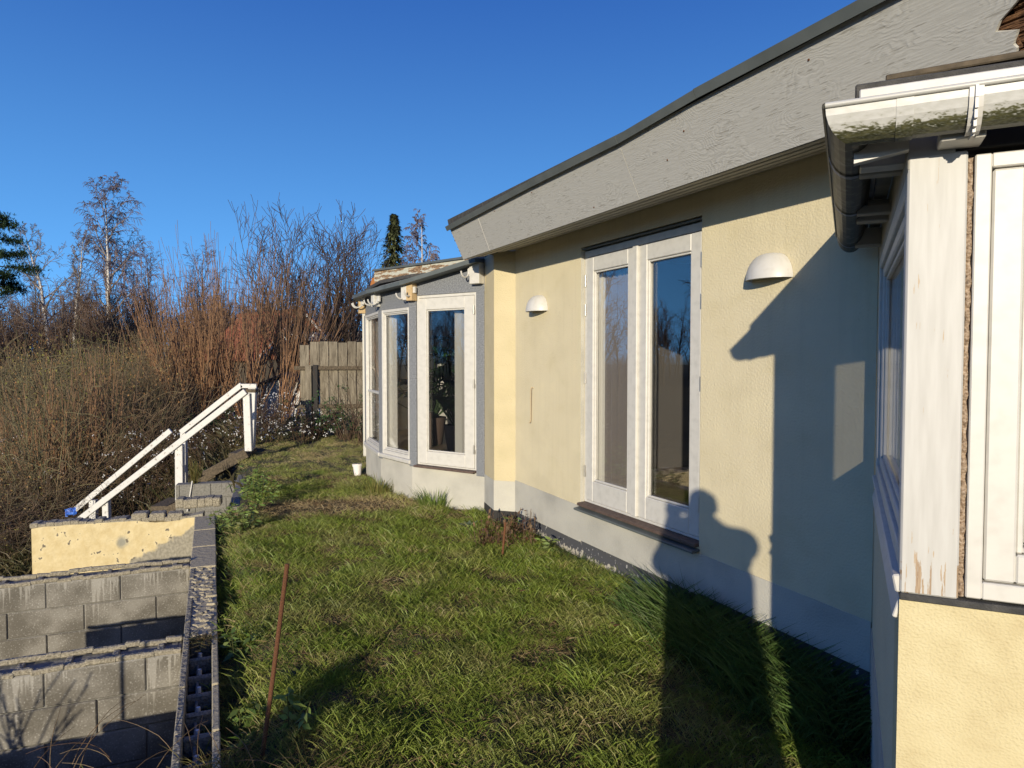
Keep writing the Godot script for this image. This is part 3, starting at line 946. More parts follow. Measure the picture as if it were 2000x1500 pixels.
func stair() -> void:
	# near rail: one long handrail on posts; far rail: two lengths, the upper one bending level at the top
	var n := thing("handrail", "near white wooden handrail descending to the left beside the garden steps", "handrail", pt(-4.1, 10.7, 0.2))
	bar(n, "rail", pt(-6.65, 10.6, -0.92), pt(-4.0, 10.6, 1.105), 0.045, 0.088, M.rail)
	bar(n, "post", pt(-3.98, 10.66, 0.2), pt(-4.0, 10.66, 1.07), 0.105, 0.095, M.rail)
	bar(n, "post", pt(-5.045, 10.66, -1.3), pt(-5.03, 10.66, 0.30), 0.115, 0.09, M.rail).set_meta("label", "post with paint scuffed off")
	bar(n, "post", pt(-6.15, 10.66, -1.7), pt(-6.16, 10.66, -0.5), 0.095, 0.09, M.rail)
	bar(n, "post_cap", pt(-4.02, 10.68, 1.11), pt(-3.86, 10.68, 1.11), 0.12, 0.05, M.old_wood)
	for s in [[-4.02, 0.98], [-4.02, 0.9], [-5.05, 0.22], [-5.05, 0.15], [-6.16, -0.62]]:
		var bolt := MB.new()
		bolt.tube(PackedVector3Array([pt(s[0], 10.612, s[1]), pt(s[0], 10.604, s[1])]), PackedFloat32Array([0.012, 0.010]), 8, true)
		part(n, "bolt", bolt, M.steel)
	var f := thing("handrail", "far white wooden handrail showing just above the near one, in two lengths", "handrail", pt(-4.3, 11.3, 0.2))
	bar(f, "rail", pt(-7.1, 11.4, -0.86), pt(-5.52, 11.4, 0.435), 0.045, 0.085, M.rail)
	bar(f, "rail", pt(-5.36, 11.4, 0.40), pt(-4.36, 11.4, 1.175), 0.045, 0.085, M.rail)
	bar(f, "rail", pt(-4.38, 11.4, 1.155), pt(-4.12, 11.4, 1.155), 0.045, 0.07, M.rail)
	bar(f, "post", pt(-4.25, 11.44, 0.1), pt(-4.2, 11.44, 1.12), 0.12, 0.1, M.rail)
	bar(f, "post", pt(-5.34, 11.44, -1.2), pt(-5.33, 11.44, 0.40), 0.085, 0.09, M.rail)
	bar(f, "post", pt(-6.83, 11.44, -1.9), pt(-6.82, 11.44, -0.7), 0.11, 0.09, M.rail)
	# the steps themselves: heavy old timbers
	var s := thing("garden_steps", "garden steps of heavy dark timbers between the white handrails", "steps", pt(-4.9, 11.0, -0.4))
	for k in 7:
		var x := -4.2 - k * 0.40
		var y := 0.12 - k * 0.27
		bar(s, "tread", pt(x, 10.72, y), pt(x - 0.03, 11.35, y + 0.01), 0.24, 0.07, M.old_wood)
	bar(s, "side_timber", pt(-4.05, 10.75, 0.16), pt(-4.62, 10.62, -0.16), 0.12, 0.14, M.old_wood)
	bar(s, "side_timber", pt(-4.35, 10.9, -0.05), pt(-5.0, 10.9, -0.4), 0.1, 0.1, M.old_wood)
	bar(s, "side_timber", pt(-5.0, 10.62, -0.62), pt(-5.75, 10.62, -0.98), 0.1, 0.16, M.old_wood)


# ---------------------------------------------------------------- trees and shrubs
func rand_dir(rng: RandomNumberGenerator) -> Vector3:
	return Vector3(rng.randfn(), rng.randfn(), rng.randfn()).normalized()


# a limb with its side limbs; bs[level] collects each level's shape
func grow(bs: Array, rng: RandomNumberGenerator, p: Vector3, dir: Vector3, length: float, r0: float, lv: int, q: Dictionary) -> void:
	var n: int = q.seg[lv]
	var pts := PackedVector3Array([p])
	var rad := PackedFloat32Array([r0])
	var step := length / n
	var d := dir
	var tip: float = q.tip
	for i in n:
		d = (d + rand_dir(rng) * q.wig[lv] + Vector3.UP * q.trop[lv]).normalized()
		p += d * step
		pts.append(p)
		rad.append(maxf(tip, r0 * (1.0 - 0.92 * (i + 1.0) / n)))
	var b: MB = bs[lv]
	var c: Color = q.col[lv]
	b.col = c * (0.75 + 0.5 * rng.randf())
	b.col.a = 1.0
	if r0 > q.thin:
		b.tube(pts, rad, 6 if lv == 0 else 4)
	else:
		for i in n:
			b.twig(pts[i], pts[i + 1], rad[i], rad[i + 1])
	if lv + 1 >= q.seg.size():
		return
	var kids: int = q.kids[lv]
	for k in kids:
		var t: float = lerpf(q.from[lv], 1.0, (k + rng.randf()) / kids)
		var f := t * n
		var i := mini(int(f), n - 1)
		var at := pts[i].lerp(pts[i + 1], f - i)
		var axis := (pts[i + 1] - pts[i]).normalized()
		var away := axis.cross(rand_dir(rng)).normalized()
		var ang: float = q.ang[lv] * rng.randf_range(0.7, 1.3)
		var nd := axis * cos(ang) + away * sin(ang)
		var size: float = length * q.ratio[lv] * rng.randf_range(0.6, 1.25) * (1.0 - q.taper[lv] * t)
		grow(bs, rng, at, nd, size, minf(rad[i] * 0.62, r0 * q.thick[lv]), lv + 1, q)


# a bare tree: trunk and crown are its parts
func bare_tree(called: String, label: String, at: Vector3, height: float, r0: float, lean: Vector3, q: Dictionary, s: int, bark: Material, group := "", pale := 1) -> Node3D:
	var rng := RandomNumberGenerator.new()
	rng.seed = s
	var t := thing(called, label, "tree", at, group)
	var tr := MB.new()
	var cr := MB.new()
	tr.has_col = false
	cr.has_col = true
	var bs := []
	for k in q.seg.size():
		bs.append(tr if k < pale else cr)
	grow(bs, rng, Vector3.ZERO, lean.normalized(), height, r0, 0, q)
	part(t, "trunk", tr, bark, Transform3D(Basis.IDENTITY, at))
	part(t, "crown", cr, M.twig, Transform3D(Basis.IDENTITY, at))
	return t


func again(o: Node3D, at: Vector3, turn: float, size: float, label: String) -> Node3D:
	var c: Node3D = o.duplicate()
	c.name = numbered(String(o.name).rstrip("0123456789_"))
	add_child(c, true)
	c.transform = Transform3D(Basis(Vector3.UP, turn).scaled(Vector3.ONE * size), at)
	c.set_meta("label", label)
	return c


func leaf_blade(b: MB, p: Vector3, d: Vector3, up: Vector3, length: float, wide: float) -> void:
	var s := d.cross(up).normalized() * wide * 0.5
	var m := p + d * length * 0.45 + up * length * 0.06
	var e := p + d * length - up * length * 0.1
	var k := b.v.size()
	var nn := (d.cross(s)).normalized()
	if nn.dot(up) < 0.0:
		nn = -nn
	for w in [p, m + s, m - s, e]:
		b._push(w, nn, Vector2.ZERO)
	if (m + s - p).cross(m - s - p).dot(nn) > 0.0:
		b.ix.append_array([k, k + 2, k + 1, k + 1, k + 2, k + 3])
	else:
		b.ix.append_array([k, k + 1, k + 2, k + 1, k + 3, k + 2])


func trees() -> void:
	var twig_c := Color(0.135, 0.098, 0.10)
	var birch := {"seg": [12, 6, 5, 4], "wig": [0.05, 0.2, 0.25, 0.2], "trop": [0.02, 0.12, -0.12, -0.32], "kids": [32, 11, 8], "ang": [0.8, 0.75, 0.8], "ratio": [0.42, 0.45, 0.55], "from": [0.30, 0.25, 0.2], "taper": [0.72, 0.5, 0.3], "thick": [0.33, 0.5, 0.5], "col": [Color.WHITE, Color(0.30, 0.25, 0.22), twig_c, twig_c], "tip": 0.017, "thin": 0.035}
	var rugged := birch.duplicate(true)
	rugged.trop = [0.02, 0.15, 0.05, -0.05]
	rugged.wig = [0.12, 0.34, 0.4, 0.35]
	rugged.kids = [18, 9, 7]
	rugged.ratio = [0.42, 0.45, 0.5]
	rugged.from = [0.22, 0.2, 0.2]
	rugged.col = [Color.WHITE, Color(0.26, 0.22, 0.19), Color(0.19, 0.16, 0.14), Color(0.17, 0.14, 0.125)]
	bare_tree("birch_tree", "tallest birch with a straight white trunk and drooping purple twigs", pt(-33.9, 60.0, -1.5), 17.2, 0.26, Vector3(0.01, 1, 0), birch, 301, M.birch)
	bare_tree("birch_tree", "white-barked birch leaning left with few crooked limbs, next to the dark pine", pt(-38.6, 60.0, -1.5), 14.2, 0.27, Vector3(-0.10, 1, 0), rugged, 302, M.birch)
	bare_tree("birch_tree", "slim white birch forked and leaning right, between the leaning and the tallest birch", pt(-37.2, 60.0, -1.5), 13.4, 0.22, Vector3(0.09, 1, 0), rugged, 305, M.birch)

	# brown bare trees of the wood behind
	var wood := {"seg": [9, 6, 5, 3], "wig": [0.06, 0.2, 0.25, 0.2], "trop": [0.03, 0.16, 0.05, 0.0], "kids": [16, 8, 6], "ang": [0.6, 0.65, 0.6], "ratio": [0.42, 0.45, 0.5], "from": [0.22, 0.2, 0.2], "taper": [0.6, 0.4, 0.3], "thick": [0.36, 0.5, 0.5], "col": [Color.WHITE, Color(0.12, 0.10, 0.08), Color(0.125, 0.095, 0.075), Color(0.125, 0.092, 0.074)], "tip": 0.012, "thin": 0.04}
	var g := "bare brown trees along the edge of the wood"
	var first := bare_tree("bare_tree", "bare brown tree of the far wood, at the left edge below the pine", pt(-50.5, 68.0, -1.2), 10.5, 0.2, Vector3(0.02, 1, 0), wood, 311, M.bark, g)
	var dense := wood.duplicate(true)
	dense.trop = [0.03, 0.1, -0.06, -0.2]
	dense.kids = [22, 10, 7]
	dense.col = [Color.WHITE, Color(0.13, 0.095, 0.075), Color(0.125, 0.08, 0.066), Color(0.125, 0.078, 0.066)]
	var second := bare_tree("bare_tree", "round brown birch crown between the tallest birch and the coppice", pt(-36.6, 72.0, -1.2), 12.6, 0.2, Vector3(0, 1, 0), dense, 312, M.bark, g)
	var spots := [[second, -32.8, 74.0, 2.0, 1.04, "second round brown crown, just left of the tall coppice stems"], [first, -44.5, 66.0, 1.0, 1.0, "bare brown tree of the far wood, between the leaning birch and its neighbour"], [first, -54.5, 74.0, 2.2, 1.05, "bare tree of the far wood, leftmost of all"], [second, -40.5, 76.0, 4.0, 0.85, "low brown crown behind the middle birch"], [first, -29.0, 70.0, 4.4, 0.85, "bare brown tree showing through the left part of the coppice"], [second, -24.5, 74.0, 1.1, 0.75, "low brown crown behind the middle of the coppice"], [second, -47.5, 78.0, 0.3, 0.92, "brown crown behind the leaning birch"], [first, -35.0, 64.0, 3.1, 0.62, "small bare tree at the foot of the tallest birch"]]
	for s in spots:
		again(s[0], pt(s[1], s[2], -1.2), s[3], s[4], s[5])
	# trees to the left of the picture, seen in the window glass
	for k in 9:
		var a := deg_to_rad(-44.0 - k * 7.0)
		var r := 34.0 + 9.0 * sin(k * 2.3)
		again(first if k % 2 else second, pt(sin(a) * r, cos(a) * r, -2.0), k * 1.7, 0.86 + 0.16 * sin(k * 1.3), ["bare tree left of the view, nearest of those mirrored in the window glass", "second bare tree left of the view, counted along the edge of the wood", "third bare tree left of the view, counted along the edge of the wood", "fourth bare tree left of the view, counted along the edge of the wood", "fifth bare tree left of the view, counted along the edge of the wood", "sixth bare tree left of the view, counted along the edge of the wood", "seventh bare tree left of the view, counted along the edge of the wood", "eighth bare tree left of the view, counted along the edge of the wood", "ninth bare tree left of the view, farthest round behind the viewer"][k])

	# a far-off belt of wood that reads as one mass
	var rng := RandomNumberGenerator.new()
	rng.seed = 320
	var tw := MB.new()
	tw.has_col = true
	var simple := {"seg": [6, 4, 3], "wig": [0.08, 0.25, 0.3], "trop": [0.05, 0.12, 0.0], "kids": [16, 9], "ang": [0.6, 0.7], "ratio": [0.42, 0.5], "from": [0.15, 0.15], "taper": [0.55, 0.3], "thick": [0.4, 0.5], "col": [Color(0.09, 0.07, 0.05), Color(0.14, 0.092, 0.062), Color(0.135, 0.084, 0.056)], "tip": 0.014, "thin": 0.3}
	grow([tw, tw, tw], rng, Vector3.ZERO, Vector3.UP, 8.0, 0.13, 0, simple)
	var mm := MultiMesh.new()
	mm.transform_format = MultiMesh.TRANSFORM_3D
	mm.mesh = tw.mesh()
	mm.instance_count = 720
	for k in 720:
		var a := deg_to_rad(lerpf(-112.0, -6.0, rng.randf()) if k < 380 else lerpf(-40.0, -13.0, rng.randf()))
		var r := rng.randf_range(62.0, 105.0)
		var sc := rng.randf_range(0.6, 1.05) * (1.0 if a > deg_to_rad(-40.0) else 1.1)
		mm.set_instance_transform(k, Transform3D(Basis(Vector3.UP, rng.randf() * TAU).scaled(Vector3.ONE * sc), pt(sin(a) * r, cos(a) * r, -1.0)))
	var far := MultiMeshInstance3D.new()
	far.name = "far_wood"
	far.multimesh = mm
	far.material_override = M.twig
	add_child(far)
	tag(far, "far-off bare brown wood that closes the view behind the birches", "wood")
	kind(far, "stuff")

	# dark pine at the left edge
	var pine := thing("pine_tree", "dark green pine whose boughs reach in at the left edge", "tree", pt(-33.0, 45.0, -2.0))
	var pb := MB.new()
	pb.tube(PackedVector3Array([pt(-33.0, 45.0, -2.0), pt(-32.9, 45.0, 6.0), pt(-33.0, 45.0, 12.5)]), PackedFloat32Array([0.3, 0.22, 0.05]), 8)
	part(pine, "trunk", pb, M.bark)
	var nb := MB.new()
	nb.has_col = true
	rng.seed = 331
	for k in 30:
		var y := rng.randf_range(4.6, 12.0)
		var a := rng.randf() * TAU
		if k < 9:
			a = rng.randf_range(-0.5, 0.5)
			y = [10.6, 10.0, 9.2, 8.4, 7.9, 7.5, 6.6, 5.6, 5.0][k]
		var reach := rng.randf_range(1.0, 2.3) * (1.0 - 0.07 * (y - 6.0))
		if k < 9:
			reach = [0.9, 1.5, 1.7, 1.3, 2.3, 2.7, 1.2, 1.0, 0.8][k]
		var p := pt(-32.95, 45.0, y)
		var e := p + Vector3(cos(a) * reach, rng.randf_range(-0.5, 0.3), sin(a) * reach)
		nb.col = Color(0.05, 0.035, 0.025)
		nb.twig(p, e, 0.05, 0.02)
		if absf(y - 8.2) > 2.7 and k < 9:
			continue
		for j in int(120 * reach):
			var w := p.lerp(e, rng.randf_range(0.35, 1.05)) + rand_dir(rng) * Vector3(0.62, 0.42, 0.62) * rng.randf()
			nb.col = Color(0.028, 0.055, 0.02) * rng.randf_range(0.6, 1.7)
			for i in 5:
				leaf_blade(nb, w, (rand_dir(rng) + Vector3(cos(a), 0.5, sin(a)) * 0.8).normalized(), Vector3.UP, 0.22, 0.05)
	part(pine, "crown", nb, M.needle)

	# narrow spruce behind the bay roof
	var sp := thing("spruce_tree", "narrow dark green spruce rising above the bay roof", "tree", pt(-7.46, 45.0, -1.0))
	pb = MB.new()
	pb.tube(PackedVector3Array([pt(-7.46, 45.0, -1.0), pt(-7.45, 45.0, 10.6)]), PackedFloat32Array([0.2, 0.02]), 7)
	part(sp, "trunk", pb, M.bark)
	nb = MB.new()
	nb.has_col = true
	for k in 620:
		var y := lerpf(3.5, 10.7, sqrt(rng.randf()) if rng.randf() < 0.5 else rng.randf())
		var reach := (10.85 - y) * 0.30 * rng.randf_range(0.45, 1.1) + 0.04
		reach = minf(reach, 1.5)
		var a := rng.randf() * TAU
		var p := pt(-7.46, 45.0, y)
		var e := p + Vector3(cos(a) * reach, -reach * 0.25, sin(a) * reach)
		nb.col = Color(0.075, 0.085, 0.03) * rng.randf_range(0.4, 1.5)
		for j in 9:
			var w := p.lerp(e, 0.25 + 0.75 * j / 8.0)
			leaf_blade(nb, w, (Vector3(cos(a), -0.5, sin(a)) + rand_dir(rng) * 0.7).normalized(), Vector3.UP, 0.26, 0.12)
	part(sp, "crown", nb, M.needle)

	# weeping birch over the roof
	var weep := birch.duplicate(true)
	weep.trop = [0.02, 0.05, -0.2, -0.5]
	weep.kids = [20, 9, 7]
	weep.from = [0.4, 0.25, 0.2]
	bare_tree("weeping_birch", "weeping birch with hanging purple twigs just left of the grey eave's end", pt(-4.9, 40.0, -1.0), 10.4, 0.17, Vector3(0.02, 1, 0), weep, 341, M.birch)

	# many-stemmed bare tree behind the fence
	var multi := {"seg": [8, 6, 4], "wig": [0.10, 0.16, 0.2], "trop": [0.05, 0.12, 0.06], "kids": [13, 8], "ang": [0.7, 0.7], "ratio": [0.42, 0.45], "from": [0.25, 0.2], "taper": [0.5, 0.3], "thick": [0.42, 0.5], "col": [Color(0.075, 0.055, 0.042), Color(0.085, 0.057, 0.042), Color(0.10, 0.065, 0.05)], "tip": 0.006, "thin": 0.02}
	var gm := "bare many-stemmed trees behind the fence"
	var mt := [[-6.2, 19.5, "many-stemmed bare tree with long upright rods, left of the board fence's end", 351, 16, 0.2, 4.5], [-4.45, 19.0, "dark-stemmed bare tree right behind the board fence", 352, 18, 0.19, 4.5]]
	for s in mt:
		rng.seed = s[3]
		var t := thing("bare_tree", s[2], "tree", pt(s[0], s[1], -0.1), gm)
		var tb := MB.new()
		var cb := MB.new()
		cb.has_col = true
		for k in s[4]:
			var a := rng.randf() * TAU
			var o := Vector3(cos(a), 0, sin(a))
			grow([tb, cb, cb], rng, o * rng.randf() * 0.35, (Vector3.UP + o * s[5] * rng.randf_range(0.2, 1.0)).normalized(), s[6] * rng.randf_range(0.75, 1.15), rng.randf_range(0.03, 0.06), 0, multi)
		var xf := Transform3D(Basis.IDENTITY, pt(s[0], s[1], -0.1))
		part(t, "trunk", tb, M.bark, xf)
		part(t, "crown", cb, M.twig, xf)


func shrubs() -> void:
	var rng := RandomNumberGenerator.new()
	# coppiced shrubs: stout stools that throw up sheaves of straight brown rods
	var rods := {"seg": [7, 5], "wig": [0.055, 0.08], "trop": [0.05, 0.22], "kids": [3], "ang": [0.26], "ratio": [0.36], "from": [0.3], "taper": [0.3], "thick": [0.6], "col": [Color(0.31, 0.172, 0.088), Color(0.28, 0.165, 0.09)], "tip": 0.0042, "thin": 0.03}
	var cop := [[-6.95, 15.6, "left coppice: dense fan of ginger brown rods from low stools", 401, 120, 0.6, 3.0], [-6.35, 16.2, "middle coppice of tall brown rods above the white handrail", 402, 90, 0.5, 3.3], [-5.6, 15.8, "right coppice with thick pale stools and brown rods, beside the fence", 403, 95, 0.75, 2.8], [-8.05, 16.8, "low outer coppice at the left of the brown rods", 404, 44, 0.5, 2.1]]
	for s in cop:
		rng.seed = s[3]
		var at := pt(s[0], s[1], -1.0)
		var t := thing("coppiced_shrub", s[2], "shrub", at, "coppiced shrubs by the steps")
		var xf := Transform3D(Basis.IDENTITY, at)
		var st := MB.new()
		var cr := MB.new()
		cr.has_col = true
		for k in 9:
			var a := TAU * k / 9.0 + rng.randf() * 0.4
			var o := Vector3(cos(a), 0, sin(a) * 0.6)
			var p0 := o * rng.randf_range(0.05, 0.3)
			var p1: Vector3 = o * (0.3 + s[5] * rng.randf_range(0.2, 0.75)) + Vector3(0, rng.randf_range(1.0, 1.7), 0)
			st.tube(PackedVector3Array([p0, p0.lerp(p1, 0.5) + rand_dir(rng) * 0.05, p1]), PackedFloat32Array([0.075, 0.06, 0.05]), 7, true)
			for j in int(s[4] / 9.0) + 1:
				var b := p0.lerp(p1, rng.randf_range(0.7, 1.0))
				var da: Vector3 = (Vector3.UP + o * s[5] * rng.randf_range(0.1, 0.9) + rand_dir(rng) * 0.13).normalized()
				grow([cr, cr], rng, b, da, s[6] * lerpf(0.45, 1.15, sqrt(rng.randf())), rng.randf_range(0.011, 0.018), 0, rods)
		part(t, "stool", st, M.bark, xf)
		kind(part(t, "rods", cr, M.twig, xf), "stuff")

	# tangled brown thicket on the bank: clumps of thin stems with withered leaves
	var hump := noise(429, 1.0, 2)
	var clumps: Array[Mesh] = []
	for v in 3:
		rng.seed = 420 + v
		var b := MB.new()
		b.has_col = true
		var hue := [Color(0.15, 0.115, 0.078), Color(0.145, 0.128, 0.08), Color(0.165, 0.115, 0.078)]
		var th := {"seg": [6, 4], "wig": [0.13, 0.3], "trop": [0.02, 0.03], "kids": [11], "ang": [0.95], "ratio": [0.4], "from": [0.2], "taper": [0.35], "thick": [0.6], "col": [hue[v], hue[v] * 0.9], "tip": 0.0027, "thin": 0.5}
		for k in 46:
			var a := rng.randf() * TAU
			var o := Vector3(cos(a), 0, sin(a))
			grow([b, b], rng, o * rng.randf() * 0.4, (Vector3.UP + o * rng.randf() * 0.95).normalized(), rng.randf_range(0.7, 1.75), rng.randf_range(0.004, 0.0105), 0, th)
		for k in 260:
			var a := rng.randf() * TAU
			var p := Vector3(cos(a), 0, sin(a)) * sqrt(rng.randf()) * 0.9 + Vector3(0, rng.randf_range(0.2, 1.7), 0)
			b.col = [Color(0.16, 0.115, 0.05), Color(0.11, 0.10, 0.03), Color(0.17, 0.09, 0.04)][v] * rng.randf_range(0.5, 1.5)
			leaf_blade(b, p, rand_dir(rng), rand_dir(rng), 0.03, 0.02)
		clumps.append(b.mesh())
	for v in 3:
		var mm := MultiMesh.new()
		mm.transform_format = MultiMesh.TRANSFORM_3D
		mm.mesh = clumps[v]
		mm.use_colors = true
		var where: Array[Transform3D] = []
		var tint := PackedColorArray()
		rng.seed = 430 + v
		for k in 330:
			var d := rng.randf_range(10.5, 30.0)
			var x := rng.randf_range(-0.80, -0.245) * d
			var edge := -4.6 - 0.35 * (d - 10.5)
			if x > edge - 0.5 or (d < 13.0 and x > -7.4) or (d < 12.4 and x > -8.6 and d > 11.6 and x < -7.9):
				continue
			if x > -0.475 * d - 0.25 * float(d > 13.0) or (v == 1 and x > -0.56 * d):
				continue
			if Vector2(x + 9.5, d - 13.6).length() < 1.3:
				continue
			var lump := hump.get_noise_2d(x * 0.5, d * 0.5)
			var tall := clampf(1.35 + lump * 1.5 + rng.randf_range(-0.45, 0.35), 0.5, 2.0) * (1.0 if d > 12.5 else 0.6)
			var hue := Color(1.0, 0.93, 0.88).lerp(Color(0.85, 0.88, 0.72), clampf(0.5 + lump * 1.5, 0, 1)) * rng.randf_range(0.8, 1.6)
			hue.a = 1.0
			tint.append(hue)
			where.append(Transform3D(Basis(Vector3.UP, rng.randf() * TAU).scaled(Vector3(1.15, tall, 1.15) * rng.randf_range(0.9, 1.2)), pt(x, d, ground_y(x, d) - 0.05)))
		mm.instance_count = where.size()
		for k in where.size():
			mm.set_instance_transform(k, where[k])
			mm.set_instance_color(k, tint[k])
		var o := MultiMeshInstance3D.new()
		o.name = numbered("thicket")
		o.multimesh = mm
		o.material_override = M.twig
		add_child(o, true)
		tag(o, ["tangled brown thicket that covers the bank below the garden", "olive scrub with withered leaves on the upper left of the bank", "reddish brown brambles on the bank behind the handrail"][v], "thicket")
		kind(o, "stuff")

	# straight tan canes that stand up out of the thicket
	var cn := [[-8.15, 12.6, 501, 60, 0.42, 2.5, "sheaf of straight tan canes in the thicket left of the handrail's foot"], [-7.6, 13.0, 502, 44, 0.35, 2.9, "tall tan canes in the thicket just behind the handrail's lower end"], [-9.6, 13.3, 503, 36, 0.5, 2.3, "loose tan canes near the left edge above the grass patch"]]
	for s in cn:
		rng.seed = s[2]
		var cb := MB.new()
		cb.has_col = true
		for k in s[3]:
			var a := rng.randf() * TAU
			var o := Vector3(cos(a), 0, sin(a))
			grow([cb, cb], rng, o * rng.randf() * 0.25, (Vector3.UP + o * s[4] * rng.randf()).normalized(), s[5] * rng.randf_range(0.6, 1.1), rng.randf_range(0.008, 0.014), 0, rods)
		single("cane_bush", s[6], "shrub", cb, M.twig, Transform3D(Basis.IDENTITY, pt(s[0], s[1], ground_y(s[0], s[1]))), "tan canes in the thicket")

	# snowberries: thin arching stems with white berries
	var sb := [[-4.35, 12.4, 1.0, "snowberry bush thick with white berries right of the handrail's top"], [-5.35, 12.2, 0.95, "snowberry bush under the middle of the white handrail"], [-3.75, 12.7, 0.8, "snowberry bush with white berries before the dark fence post"], [-6.6, 12.4, 1.0, "snowberry bush seen between the two handrails"], [-9.2, 12.3, 1.15, "snowberry bush low at the left edge beside the grass patch"], [-4.75, 13.2, 1.25, "taller snowberry bush behind the handrail's top post"], [-7.9, 12.7, 0.8, "snowberry bush with scattered berries left of the handrail's foot"]]
	var n := 0
	for s in sb:
		rng.seed = 440 + n
		n += 1
		var at := pt(s[0], s[1], ground_y(s[0], s[1]) - 0.05)
		var t := thing("snowberry_bush", s[3], "shrub", at, "snowberry bushes")
		var xf := Transform3D(Basis.IDENTITY, at)
		var st := MB.new()
		st.has_col = true
		var be := MB.new()
		var lf := MB.new()
		lf.has_col = true
		var rise: float = s[2] * clampf(0.45 - at.y, 0.75, 1.75)
		var th := {"seg": [7, 4], "wig": [0.12, 0.25], "trop": [-0.02, -0.05], "kids": [6], "ang": [0.7], "ratio": [0.3], "from": [0.35], "taper": [0.3], "thick": [0.6], "col": [Color(0.12, 0.075, 0.045), Color(0.12, 0.075, 0.045)], "tip": 0.0025, "thin": 0.5}
		for k in 46:
			var a := rng.randf() * TAU
			var o := Vector3(cos(a), 0, sin(a))
			grow([st, st], rng, o * rng.randf() * 0.35, (Vector3.UP + o * rng.randf() * 0.7).normalized(), rise * rng.randf_range(0.6, 1.15), 0.006, 0, th)
		for k in 85:
			var a := rng.randf() * TAU
			var p := Vector3(cos(a), 0, sin(a)) * sqrt(rng.randf()) * 0.72 + Vector3(0, rise * rng.randf_range(0.25, 0.95), 0)
			for j in 1 + rng.randi() % 4:
				var w := p + rand_dir(rng) * 0.028
				var rr := rng.randf_range(0.0085, 0.0135)
				var up := Vector3.UP * rr
				var rx := Vector3.RIGHT * rr
				var rz := Vector3.BACK * rr
				for f in [[up, rx, rz], [up, rz, -rx], [up, -rx, -rz], [up, -rz, rx], [-up, rx, rz], [-up, rz, -rx], [-up, -rx, -rz], [-up, -rz, rx]]:
					be.tri(w + f[0], w + f[1], w + f[2], f[0] + f[1] + f[2])
		for k in 120:
			var a := rng.randf() * TAU
			var p := Vector3(cos(a), 0, sin(a)) * sqrt(rng.randf()) * 0.6 + Vector3(0, rise * rng.randf_range(0.05, 0.7), 0)
			lf.col = Color(0.05, 0.075, 0.022).lerp(Color(0.15, 0.10, 0.05), rng.randf()) * rng.randf_range(0.5, 1.3)
			leaf_blade(lf, p, rand_dir(rng), Vector3.UP, 0.05, 0.035)
		part(t, "stems", st, M.twig, xf)
		kind(part(t, "berries", be, M.berry, xf), "stuff")
		kind(part(t, "leaves", lf, M.leaf, xf), "stuff")

	# evergreens: by the fence, low on the left, ivy under the coppice
	var ev := [[-3.55, 12.9, 0.62, 0.55, 0.62, "dark green rose bush against the left of the board fence", 0.75, 0.0], [-3.02, 12.75, 0.62, 0.55, 0.85, "taller green rose bush against the fence beside the bay", 1.0, 0.0], [-2.62, 12.5, 0.4, 0.5, 0.5, "thin bush of long bare canes where the fence meets the bay", 0.35, 1.0], [-6.6, 15.0, 0.7, 0.45, 0.8, "ivy-green growth round the coppice stools behind the handrail", 0.9, 0.0], [-10.75, 14.6, 0.9, 0.9, 1.15, "very dark green shrub at the left edge below the brown scrub", 1.5, -1.9], [-38.5, 58.0, 2.2, 2.0, 3.4, "dark evergreen shrub at the foot of the leaning birch", 3.0, -1.9], [-34.9, 62.0, 1.4, 1.4, 6.5, "brownish pointed conifer between the two right birches", 1.0, -1.5]]
	n = 0
	for s in ev:
		rng.seed = 460 + n
		n += 1
		var gy := ground_y(s[0], s[1])
		var at := pt(s[0], s[1], gy)
		var t := thing("evergreen_shrub", s[5], "shrub", at)
		var xf := Transform3D(Basis.IDENTITY, at)
		var st := MB.new()
		st.has_col = true
		var lf := MB.new()
		lf.has_col = true
		var dark: bool = s[7] < -0.5
		var scale: float = clampf(s[2] * 0.8, 0.5, 2.0)
		for k in int(34 * (0.6 + s[6])):
			var a := rng.randf() * TAU
			var o := Vector3(cos(a), 0, sin(a))
			var y: float = s[4] * (0.4 + 0.9 * rng.randf())
			var wide: float = s[2] if n != 7 else s[2] * (1.0 - y / (s[4] * 1.35))
			var e := Vector3(o.x * wide, y, o.z * s[3]) * rng.randf_range(0.55, 1.0)
			st.col = Color(0.10, 0.065, 0.04)
			var m := e * 0.5 + Vector3(0, 0.12, 0)
			st.twig(o * 0.08, m, 0.006, 0.005)
			st.twig(m, e, 0.005, 0.003)
			if s[7] > 0.5 and rng.randf() < 0.8:
				continue
			for j in int(20 * (1.0 if not dark else 2.4)):
				var w := e + rand_dir(rng) * rng.randf() * 0.17 * scale
				lf.col = (Color(0.042, 0.10, 0.026) if not dark else Color(0.016, 0.030, 0.012)) * rng.randf_range(0.4, 1.7)
				if n == 7:
					lf.col = Color(0.075, 0.05, 0.025) * rng.randf_range(0.5, 1.5)
				leaf_blade(lf, w, (rand_dir(rng) + o * 0.4).normalized(), (Vector3(0, 0.4, 0.5) + rand_dir(rng) * 0.7).normalized(), 0.062 * scale, 0.036 * scale)
		part(t, "stems", st, M.twig, xf)
		kind(part(t, "leaves", lf, M.leaf, xf), "stuff")

	# long canes that lean against the fence
	rng.seed = 480
	var cane := MB.new()
	cane.has_col = true
	var cq := {"seg": [8, 4], "wig": [0.06, 0.15], "trop": [0.0, 0.0], "kids": [4], "ang": [0.6], "ratio": [0.25], "from": [0.4], "taper": [0.3], "thick": [0.6], "col": [Color(0.13, 0.085, 0.05), Color(0.12, 0.08, 0.05)], "tip": 0.0022, "thin": 0.5}
